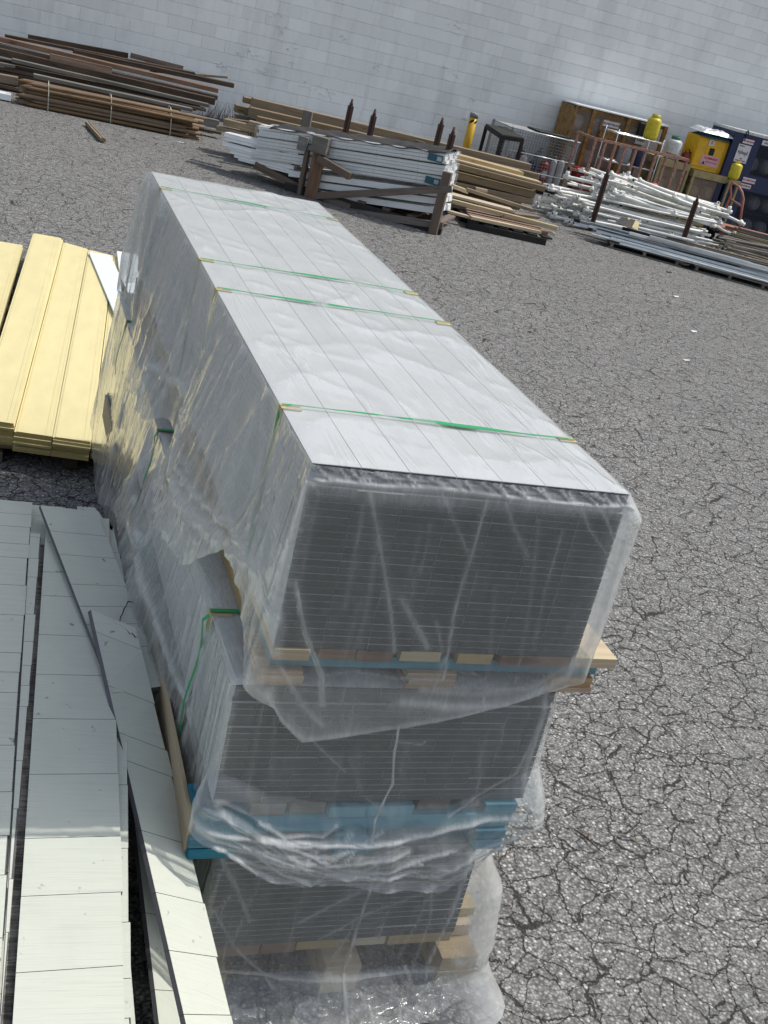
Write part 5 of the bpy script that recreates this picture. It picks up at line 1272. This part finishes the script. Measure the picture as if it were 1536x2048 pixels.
# beige bench cages with things on top
def beige(x0, x1, y0, y1, z1, label, group):
    root = thing('cylinder_cage', label, 'cage', ((x0+x1)/2, y0, 0), group)
    for x in (x0, x1-.05):
        for y in (y0, y1-.05):
            mb = MB(); mb.box(x, x+.05, y, y+.05, 0, z1-.13, ax=2); part('leg', mb, M['beige'], root)
    mb = MB(); mb.box(x0-.005, x1+.005, y0-.005, y1, z1-.128, z1, ax=0); part('top', mb, M['beige'], root)
    for z in (.08, .50):
        mb = MB(); mb.box(x0+.052, x1-.052, y0+.003, y0+.04, z-.03, z+.03, ax=0); mb.box(x0+.06, x1-.06, y0+.04, y1-.06, z-.02, z-.008, ax=0); part('shelf', mb, M['beige'], root)
    mb = MB(); mb.box(x0+.052, x1-.052, y1-.04, y1-.03, .05, z1-.14, ax=0); part('back_sheet', mb, M['beige'], root)
    for (za, zb) in ((.12, .46), (.54, z1-.14)):
        mb = MB(); mb.grid([[(x0+.05, y0+.02, za), (x1-.05, y0+.02, za)], [(x0+.05, y0+.02, zb), (x1-.05, y0+.02, zb)]], uvs=[[(0, 0), (x1-x0, 0)], [(0, zb-za), (x1-x0, zb-za)]], smooth=False); part('mesh_front', mb, M['expanded'], root)
    for z in (.25, .66):
        for x in (x0+.2, x1-.2): lying(x, z, y0+.08, y1-.08, .125, 'beige', 'end-on cylinder inside the beige cage', 'cylinders in the beige cages')
beige(12.52, 13.28, 18.9, 19.5, 1.055, 'beige steel cage bench carrying the yellow cabinet', 'beige cage benches')
beige(11.76, 12.44, 18.95, 19.55, 1.12, 'beige steel cage bench under the white propane cylinder', 'beige cage benches')
gascyl('propane_cylinder', 12.06, 19.15, 1.122, .15, .42, 'cyl_white', 'white propane cylinder with green valve standing on the beige bench', 'single gas cylinders', valve='valve')
def jerrycan():
    root = thing('jerrycan', 'small dark red fuel can beside the yellow cabinet', 'fuel can', (12.38, 19.1, 1.12))
    mb = MB(); c8 = [(12.27, 19.02, 1.122), (12.46, 19.02, 1.122), (12.27, 19.2, 1.122), (12.46, 19.2, 1.122), (12.31, 19.05, 1.31), (12.42, 19.05, 1.31), (12.31, 19.17, 1.31), (12.42, 19.17, 1.31)]
    mb.quadbox(c8, ax=2); part('body', mb, M['red'], root, bevel=.02)
    mb = MB(); mb.tube([(12.32, 19.1, 1.31), (12.33, 19.1, 1.36), (12.40, 19.1, 1.36), (12.41, 19.1, 1.31)], .012, n=6); part('handle', mb, M['red'], root)
    mb = MB(); mb.tube([(12.42, 19.1, 1.29), (12.47, 19.08, 1.36)], [.018, .01], n=6); part('spout', mb, M['black'], root)
jerrycan()
def ycab():
    root = thing('safety_cabinet', 'bright yellow safety cabinet with black latch and pink sign on the beige bench', 'cabinet', (12.8, 19.2, 1.058))
    x0, x1, y0, y1, z0, z1 = 12.44, 13.13, 18.98, 19.42, 1.06, 1.66
    mb = MB(); mb.box(x0, x1, y0+.012, y1, z0, z1, ax=2); part('body', mb, M['yellow_paint'], root, bevel=.006)
    for a_, b_, nm in ((x0+.015, 12.665, 'left'), (12.67, x1-.06, 'r')):
        mb = MB(); mb.box(a_, b_, y0, y0+.010, z0+.06, z1-.02, ax=2); part('door', mb, M['yellow_paint'], root, bevel=.003)
    mb = MB(); mb.box(x1-.055, x1-.005, y0, y0+.010, z0+.02, z1-.02, ax=2); part('frame_edge', mb, M['yellow_paint'], root)
    mb = MB(); mb.box(12.74, 12.85, y0-.02, y0-.001, 1.36, 1.49, ax=2); part('latch', mb, M['black'], root, bevel=.01)
    mb = MB(); mb.box(12.68, 12.80, y0-.005, y0-.001, 1.53, 1.63, ax=2); part('sticker', mb, M['sign_white'], root); text_obj('FIRE', .03, (12.74, y0-.007, 1.60), 'ink', root=root); text_obj('KEEP', .03, (12.74, y0-.007, 1.565), 'ink', root=root)
    mb = MB(); mb.box(12.62, 13.02, y0-.006, y0-.001, 1.16, 1.35, ax=0); part('sticker', mb, M['sign_pink'], root)
    text_obj('FLAMMABLE', .056, (12.83, y0-.008, 1.30), 'sign_red', root=root, bold=.001); text_obj('KEEP FIRE AWAY', .034, (12.86, y0-.008, 1.23), 'sign_red', root=root)
    mb = MB(); mb.poly([(12.65, y0-.007, 1.18), (12.73, y0-.007, 1.18), (12.69, y0-.007, 1.24)], .002, (0, -1, 0)); part('warning_mark', mb, M['ink'], root)
ycab()
def tarp(name, x0, x1, y0, y1, z, th_, mat, label, seed):
    n1, n2 = 36, 22; mb = MB(); P = np.zeros((n1, n2, 3))
    for layer in (1, -1):
        for i in range(n1):
            for j in range(n2):
                s_, t = i/(n1-1), j/(n2-1); e = min(s_, 1-s_, t, 1-t)*8; e = min(1, e)
                wv = float(ridge(s_*6+t*2, t*5-s_, seed, 1.5))*.5+float(ridge(s_*15, t*12, seed+1, 1.5))*.3
                P[i, j] = (x0+(x1-x0)*s_+.03*(vn(t*4, s_, seed)-.5), y0+(y1-y0)*t+.03*(vn(s_*5, t, seed+2)-.5), z+(th_*(.35+.65*wv)*e if layer == 1 else 0))
        mb.grid(P if layer == 1 else P[:, ::-1], smooth=layer == 1)
    return solo(name, mb, M[mat], label, 'tarpaulin')
tarp('folded_tarp', 12.46, 13.12, 18.92, 19.4, 1.664, .07, 'teal', 'folded dark teal tarp under the silver one on the yellow cabinet', 3)
tarp('folded_tarp', 12.40, 13.16, 18.90, 19.42, 1.736, .11, 'foil', 'crumpled silver tarp on top of the yellow cabinet', 5)
gascyl('gas_cylinder', 13.40, 18.95, 1.03, .14, .36, 'cyl_yellow', 'dull yellow cylinder standing between the yellow cabinet and the blue cage', 'single gas cylinders')
mb = MB(); mb.box(13.28, 13.55, 18.8, 19.1, .95, 1.028, ax=0); mb.box(13.30, 13.34, 18.82, 18.86, 0, .95, ax=2); mb.box(13.50, 13.54, 18.82, 18.86, 0, .95, ax=2); mb.box(13.30, 13.34, 19.04, 19.08, 0, .95, ax=2); mb.box(13.50, 13.54, 19.04, 19.08, 0, .95, ax=2); solo('cylinder_stand', mb, M['beige'], 'narrow beige stand beneath the dull yellow cylinder', 'stand')
# navy propane exchange cabinet
def bluecab():
    x0, x1, y0, y1, z1 = 13.12, 14.9, 18.62, 19.5, 1.88
    y0 = 18.9; y1 = 19.7
    root = thing('propane_cabinet', 'tall navy blue propane exchange cage cabinet at the right photo edge', 'propane cabinet', ((x0+x1)/2, y0, 0))
    mb = MB(); mb.box(x0, x0+.62, y0, y0+.02, .02, z1, ax=2); part('front_panel', mb, M['cabnavy'], root, bevel=.003)
    for xs_ in (x0, x1-.02):
        mb = MB(); mb.box(xs_, xs_+.02, y0+.022, y1, .02, z1, ax=2); part('side_panel', mb, M['cabnavy'], root)
    mb = MB(); mb.box(x0-.01, x1+.01, y0-.01, y1+.01, z1+.001, z1+.05, ax=0); part('roof', mb, M['cyl_white'], root)
    mb = MB(); mb.box(x0+.02, x1-.02, y1-.02, y1, .02, z1, ax=0); part('back_panel', mb, M['cabnavy'], root)
    for (za, zb) in ((.88, 1.18), (1.74, z1), (.02, .10)):
        mb = MB(); mb.box(x0+.622, x1, y0, y0+.02, za, zb, ax=0); part('door_rail', mb, M['cabnavy'], root)
    for (za, zb) in ((.102, .878), (1.182, 1.738)):
        mb = MB(); mb.grid([[(x0+.63, y0+.01, za), (x1, y0+.01, za)], [(x0+.63, y0+.01, zb), (x1, y0+.01, zb)]], uvs=[[(0, 0), (1.2, 0)], [(0, zb-za), (1.2, zb-za)]], smooth=False); part('mesh_door', mb, M['expanded_blue'], root)
    for z in (.06, .49, .94, 1.19):
        mb = MB(); mb.box(x0+.03, x1-.03, y0+.03, y1-.03, z-.01, z, ax=0); part('shelf', mb, M['cabnavy'], root)
    for z in (.23, .67, 1.37):
        for k in range(4):
            lying(x0+.32+k*.36, z, y0+.06, y0+.5, .14, 'grey', 'grey propane cylinder lying end-on inside the navy cabinet', 'cylinders in the navy cabinet')
    for (za_, xq) in ((1.55, 0),):
        pass
bluecab()
YB = 18.895
sign('warning_sign', 13.33, 13.58, YB, 1.715, 1.80, 'sign_white', 'small white sign reading NO SMOKING in red at the top of the navy cabinet', [('NO SMOKING', .5, .5, .042, 'sign_red')])
S2 = sign('notice_sign', 13.27, 13.56, YB, 1.36, 1.69, 'sign_white', 'square white notice with black handwriting style lettering on the navy cabinet', [('WANT A', .3, .9, .03, 'ink'), ('tanks', .5, .22, .026, 'ink'), ('REFRIGERANT CYLINDERS', .5, .10, .02, 'ink')])
mb = MB(); rr_ = random.Random(3)
pts = []
for i in range(60):
    t = i/59; pts.append((13.30+.23*t+.008*math.sin(i*1.9), YB-.009, 1.55-.02*t+.025*math.sin(i*.95)*(1 if i % 11 else 2.4)))
mb.tube(pts, .0032, n=4, cap=False); part('script_lettering', mb, M['ink'], S2)
sign('warning_sign', 13.62, 13.92, YB, 1.035, 1.125, 'sign_white', 'white strip sign reading NO SMOKING in red across the middle of the navy cabinet', [('NO SMOKING', .5, .5, .05, 'sign_red')])
sign('warning_sign', 13.60, 13.86, YB, .925, 1.005, 'sign_white', 'white strip sign reading PROPANE in red under the middle NO SMOKING sign', [('PROPANE', .5, .5, .052, 'sign_red')])
sign('sticker_sign', 13.76, 13.95, YB, 1.76, 1.85, 'sign_white', 'small white sticker at the upper right of the navy cabinet', [('CALL', .5, .5, .04, 'ink')])
mb = MB(); mb.tube([(13.36+.025*math.cos(t), 18.88, 1.90+.045*math.sin(t)) for t in np.linspace(0, 6.3, 16)], .009, n=6, cap=False); mb.tube([(13.36, 18.88, 1.86), (13.35, 18.88, 1.76)], .009, n=6); solo('hanging_hook', mb, M['black'], 'black loop of cable hanging at the top of the navy cabinet', 'hook')
mb = MB(); mb.beam((14.95, 18.6, 0), (15.0, 18.6, 1.3), .05, .05, up=(0, 1, 0)); mb.beam((14.5, 18.5, .0), (14.95, 18.5, 1.0), .04, .04, up=(0, 1, 0)); solo('yellow_frame', mb, M['beige'], 'slanted yellowish angle frame at the right photo edge', 'frame')
# flatbed hand truck
FT = thing('flatbed_cart', 'faded pink flatbed cart with tubular push handle by the navy cabinet', 'cart', (12.9, 17.2, 0))
mb = MB(); c = [V((12.05, 17.1, .30)), V((14.2, 16.4, .30)), V((14.35, 17.1, .30)), V((12.25, 17.8, .30))]; mb.poly(c, .05, (0, 0, 1)); part('deck', mb, M['pink'], FT, bevel=.005)
hp = [GY(1478, 458, 17.15), GY(1487, 398, 17.25), GY(1484, 384, 17.3), GY(1478, 374, 17.4), GY(1465, 365, 17.6), GY(1461, 372, 17.65), GY(1462, 390, 17.65), GY(1445, 430, 17.75)]
mb = MB(); mb.tube(hp, .02, n=8); mb.tube([GY(1483, 412, 17.22), GY(1459, 397, 17.68)], .018, n=8); part('push_handle', mb, M['pink'], FT)
for (x, y) in ((12.35, 17.15), (14.1, 16.6), (12.45, 17.65), (14.15, 17.05)):
    mb = MB(); mb.tube([(x-.0, y-.025, .1), (x, y+.025, .1)], .1, n=16); wl_ = part('wheel', mb, M['black'], FT)
    mb = MB(); mb.box(x-.03, x+.03, y-.04, y+.04, .202, .299, ax=2); part('caster_bracket', mb, M['pink'], FT)
# ---- grey sticks at the right
r = random.Random(12)
for k in range(26):
    u0 = r.uniform(1425, 1480); v0 = 452+(k/26)*52+r.uniform(-3, 3); yy = 16.4-.05*k+r.uniform(-.1, .1)
    p = GY(u0, v0, yy); p.z = max(p.z, .02+.003*k); q = p+V((r.uniform(.9, 1.9), r.uniform(-.55, -.2), r.uniform(-.06, .04))); q.z = max(.02, q.z)
    mb = MB(); mb.beam(p, q, r.choice([.04, .06, .09]), r.choice([.02, .03, .04]))
    solo('weathered_stick', mb, M['timber_grey' if k % 3 else 'beam'], 'weathered grey lath in the heap right of the pipe pile', 'lath', 'weathered laths heaped at the right')
# ================================================================== WHITE PIPE PILE
r = random.Random(21)
def pipe(p, q, rad, tees, seed, label, group):
    rr = random.Random(seed); p, q = V(p), V(q); d = (q-p).normalized(); sd_ = d.cross(V((0, 0, 1))).normalized()
    root = thing('pipe', label, 'pipe', p, group)
    mb = MB(); m_ = (p+q)/2+V((0, 0, -rr.uniform(0, .02))); mb.tube([p, m_, q], rad, n=9, cap=False)
    for e, s_ in ((p, -1), (q, 1)):   # open ends: short inner wall
        mb.tube([e+d*s_*.002, e-d*s_*.12], [rad*.96, rad*.8], n=9, cap=False)
    part('tube', mb, M['pipe'], root)
    mb = MB(); mb.tube([p-d*.0+d*.012, p+d*.02], rad*.8, n=9); mb.tube([q-d*.02, q-d*.012], rad*.8, n=9); part('bore_shade_disc', mb, M['black'], root)  # black discs inside both ends, painted stand-in for the shade in the pipe
    for t in tees:
        c = p.lerp(q, t); an = rr.uniform(-1.9, 1.9); w_ = (sd_*math.sin(an)+V((0, 0, 1))*math.cos(an)).normalized()
        mb = MB(); mb.tube([c-d*.055, c+d*.055], rad*1.28, n=9); mb.tube([c, c+w_*rad*3.2], [rad*1.22, rad*1.22], n=9); part('tee_fitting', mb, M['pipe'], root)
        mb = MB(); mb.tube([c+w_*rad*3.1, c+w_*rad*3.24], rad*.95, n=9); part('fitting_shade_disc', mb, M['black'], root)  # black disc over the tee mouth, its colour stands for shade inside
NP = 104
for k in range(NP):
    lay = k//14; j = k % 14
    z = .05+lay*.118+r.uniform(-.02, .03); y = 15.96+j*.085+lay*.03+r.uniform(-.03, .03)
    u_l = r.uniform(0, 1); x0_ = 8.55+.25*(lay % 3)*.4+r.uniform(-.12, .35)+(.12*lay if lay > 3 else 0); L = r.uniform(2.3, 2.9)-.12*lay
    dy = r.uniform(-.10, .08); dz = r.uniform(-.10, .05) if lay > 1 else r.uniform(-.01, .03)
    if lay >= 5: dz -= .12
    p = (x0_, y, z); q = (x0_+L, y+dy, max(.045, z+dz))
    tees = sorted(r.choice([[.02], [.02, .5], [.03, .98], [.02, .35], [.02, .6, .98], [.98], []]))
    pipe(p, q, r.choice([.019, .021, .024, .026]), tees, k, 'white plastic pipe with tee fittings, part of the tangled pipe pile', 'white pipes in the tangled pile')
pipe(GY(1400, 405, 16.5), GY(1486, 448, 16.2), .026, [.97], 91, 'white pipe sticking out farthest right of the pile with a tee at its tip', 'white pipes sticking out')
pipe(GY(1180, 338, 17.0), GY(1452, 432, 16.4), .033, [.99], 92, 'thick white pipe sloping down over the top of the pile to a rounded end', 'white pipes sticking out')
pipe(GY(1128, 352, 16.9), GY(1290, 385, 16.6), .028, [.03, .5], 93, 'white pipe at the upper left of the pile, open end to the left', 'white pipes sticking out')
pipe(GY(1165, 437, 16.0), GY(1395, 492, 15.95), .026, [.02, .55, .98], 94, 'lowest front white pipe of the pile', 'white pipes sticking out')
pipe(GY(1430, 450, 16.2), GY(1468, 470, 16.0), .02, [.98], 95, 'thin white pipe poking out low at the right of the pile', 'white pipes sticking out')
# red and white barrier net draped on the pile
mb = MB(); rows = []
for i in range(26):
    t = i/25; p = GY(1225+t*95, 352+t*22, 16.9); rows.append([tuple(p+V((0, .35*s_, .05*math.sin(t*6+s_*3)-.10*abs(s_-.3)))) for s_ in np.linspace(-.3, .9, 8)])
mb.grid(rows, smooth=True, uvs=[[(i*.04, j*.08) for j in range(8)] for i in range(26)]); ob = mb.build('barrier_net', M['red']); ob.modifiers.new('t', 'SOLIDIFY').thickness = .004
M['rednet'] = paint('red barrier mesh', (.55, .03, .04), .6, .3, (.7, .6, .6), 30, thr=.5); ob.data.materials[0] = M['rednet']
tag(ob, 'red and white barrier mesh draped over the back of the pipe pile', 'barrier mesh')
# ================================================================== GALVANISED STEEL PILE
def sy(u, dy=0): return 14.95-(u-1170)*.0036+dy
def sp(u, v, dy=0, z=None):
    p = GY(u, v, sy(u, dy)); return p
SDIR = (G(1536, 580)-G(1170, 480)).normalized(); SBK = V((-SDIR.y, SDIR.x, 0))
base = G(1170, 482)
r = random.Random(33)
def rail(t0, t1, back, z, w_, h, mat, label, group, form='channel', name='steel_channel'):
    p = base+SDIR*t0+SBK*back+V((0, 0, z)); q = base+SDIR*t1+SBK*(back+r.uniform(-.09, .09))+V((0, 0, z+r.uniform(-.02, .04))); mb = MB(); ro = r.uniform(-.55, .55)
    if form == 'channel':
        mb.beam(p, q, w_, .003, roll=ro)
        ux = SBK*math.cos(ro)-V((0, 0, 1))*math.sin(ro)*-1; uz = (V((0, 0, 1))*math.cos(ro)-SBK*math.sin(ro)); ux = uz.cross(SDIR)*-1
        for s_ in (-1, 1): mb.beam(p+ux*s_*(w_/2)-uz*h/2, q+ux*s_*(w_/2)-uz*h/2, .003, h-.002, roll=ro)
        mb.beam(p+uz*.006, q+uz*.006, w_*.2, .009, roll=ro)
    elif form == 'tube': mb.tube([p, q], w_/2, n=10, cap=False)
    else: mb.beam(p, q, w_, h)
    return solo(name, mb, M[mat], label, 'steel channel' if form == 'channel' else 'rail', group)
GS = 'galvanised channels on the low pallets'
specs = [(.12, 3.4, .10, .21, .10), (.0, 2.6, .22, .24, .09), (.35, 4.2, .04, .17, .09), (.1, 3.0, .33, .22, .1), (-.15, 1.6, .45, .20, .08), (.6, 4.4, .16, .27, .08), (1.3, 4.6, .28, .28, .09), (1.6, 4.0, .40, .27, .07), (.5, 3.9, .0, .13, .06), (2.3, 5.2, .10, .20, .09), (2.6, 5.4, .24, .22, .08), (.9, 2.9, .12, .305, .07)]
for i, (t0, t1, bk_, z, w_) in enumerate(specs): rail(t0, t1, bk_, z, w_, .035, 'steel', 'shiny galvanised steel channel in the low pile before the white pipes', GS)
for i in range(14): rail(r.uniform(-.1, .6), r.uniform(3, 5), .02+.035*i, .12+.012*(i % 3), .03, .03, 'steel', 'thin galvanised rail low in the steel pile', 'thin galvanised rails', form='tube', name='steel_rail')
for i, (t0, t1, bk_, z, w_) in enumerate(((-.25, 1.2, .62, .18, .06), (.5, 3.5, .58, .25, .06), (1.2, 4.4, .66, .22, .07), (-.1, 2.6, .72, .15, .08), (1.5, 4.8, .50, .26, .05))): rail(t0, t1, bk_, z, w_, .05, 'rubber', 'dark rail lying behind the shiny steel channels', 'dark rails of the steel pile', form='bar', name='dark_rail')
rail(.3, 1.6, .60, .30, .05, .03, 'pipe', 'pale thin pipe lying over the dark rails', 'pale rails of the steel pile', form='tube', name='pale_rail'); rail(.25, 1.5, .68, .29, .04, .03, 'pipe', 'pale thin pipe beside the dark rails', 'pale rails of the steel pile', form='tube', name='pale_rail')
rail(1.2, 3.3, .78, .27, .07, .03, 'beam', 'tan wooden batten between the pipe pile and the steel pile', None, form='bar', name='wooden_batten')
rail(2.9, 4.6, .52, .29, .06, .03, 'cyl_white', 'dented white downpipe at the right end of the steel pile', None, form='tube', name='downpipe')
for k in range(3):
    root = thing('low_pallet', ['weathered grey pallet under the left part of the steel', 'weathered grey pallet under the middle of the steel', 'weathered grey pallet under the right part of the steel'][k], 'pallet', base+SDIR*(.4+k*1.3), 'grey pallets under the steel pile')
    b_ = base+SDIR*(.35+k*1.3)
    for j in range(3):
        mb = MB(); p = b_+SDIR*(.05+j*.5)+V((0, 0, .045)); mb.beam(p-SBK*.02, p+SBK*.9, .045, .055); part('stringer', mb, M['timber_grey'], root)
    for j in range(5):
        mb = MB(); p = b_+SBK*(.03+j*.2); mb.beam(p+V((0, 0, .083)), p+SDIR*1.12+V((0, 0, .083)), .1, .018); part('deck_board', mb, M['timber_grey'], root)
        if j % 2 == 0:
            mb = MB(); mb.beam(p+V((0, 0, .009)), p+SDIR*1.12+V((0, 0, .009)), .09, .015); part('deck_board', mb, M['timber_grey'], root)
# torn cardboard flap
mb = MB(); p = sp(1250, 462, .3); p.z = .34; mb.poly([p, p+V((.18, -.05, -.05)), p+V((.25, .1, .06)), p+V((.05, .12, .09))], .006, (0, -.3, 1)); solo('cardboard_flap', mb, M['cardboard'], 'torn brown cardboard flap on the dark rails', 'cardboard')
mb = MB(); p = GY(1262, 458, 14.9); mb.poly([p, p+V((-.3, .0, .05)), p+V((-.1, .2, .12)), p+V((.12, .15, .12))], .005, (0, -.3, 1)); solo('black_flap', mb, M['rubber'], 'black torn sheet corner above the cardboard flap', 'sheet')
# ================================================================== LITTER ON THE ASPHALT
for (u, v, sz, mt, lab) in ((1385, 664, .05, 'white', 'small white scrap on the asphalt in the upper right'), (1370, 722, .045, 'sign_white', 'pale paper scrap on the asphalt right of the stack'), (1350, 594, .05, 'white', 'white flake on the asphalt below the steel pile'), (1335, 545, .06, 'rubber', 'crumpled dark scrap beside the low pallets'), (357, 285, .05, 'sign_white', 'white chip on the asphalt near the stakes')):
    p = G(u, v, .004); mb = MB(); mb.poly([p, p+V((sz*1.3, .01, .004)), p+V((sz*1.5, sz*.7, .008)), p+V((sz*.6, sz, .003)), p+V((-sz*.3, sz*.5, .006))], .004, (0, 0, 1)); solo('litter', mb, M[mt], lab, 'litter')
p = G(1148, 1658, .008); q = G(1208, 1707, .008); mb = MB(); mb.tube([p, p.lerp(q, .4)+V((.006, 0, .002)), p.lerp(q, .6)+V((-.004, 0, .006)), q], [.002, .004, .003, .001], n=5); mb.tube([p.lerp(q, .45), p.lerp(q, .45)+V((.012, .02, .012))], [.004, .003], n=5); solo('twig', mb, M['timber_dark'], 'small dark twig on the asphalt near the bottom of the stack', 'twig')
p = G(1262, 1675, .006); mb = MB(); mb.tube([p, p+V((.012, -.035, .003))], .0012, n=4); mb.tube([p+V((.002, 0, 0)), p+V((.022, -.028, .002))], .0011, n=4); solo('straw', mb, M['pine'], 'two pale straws on the asphalt right of the twig', 'straw')
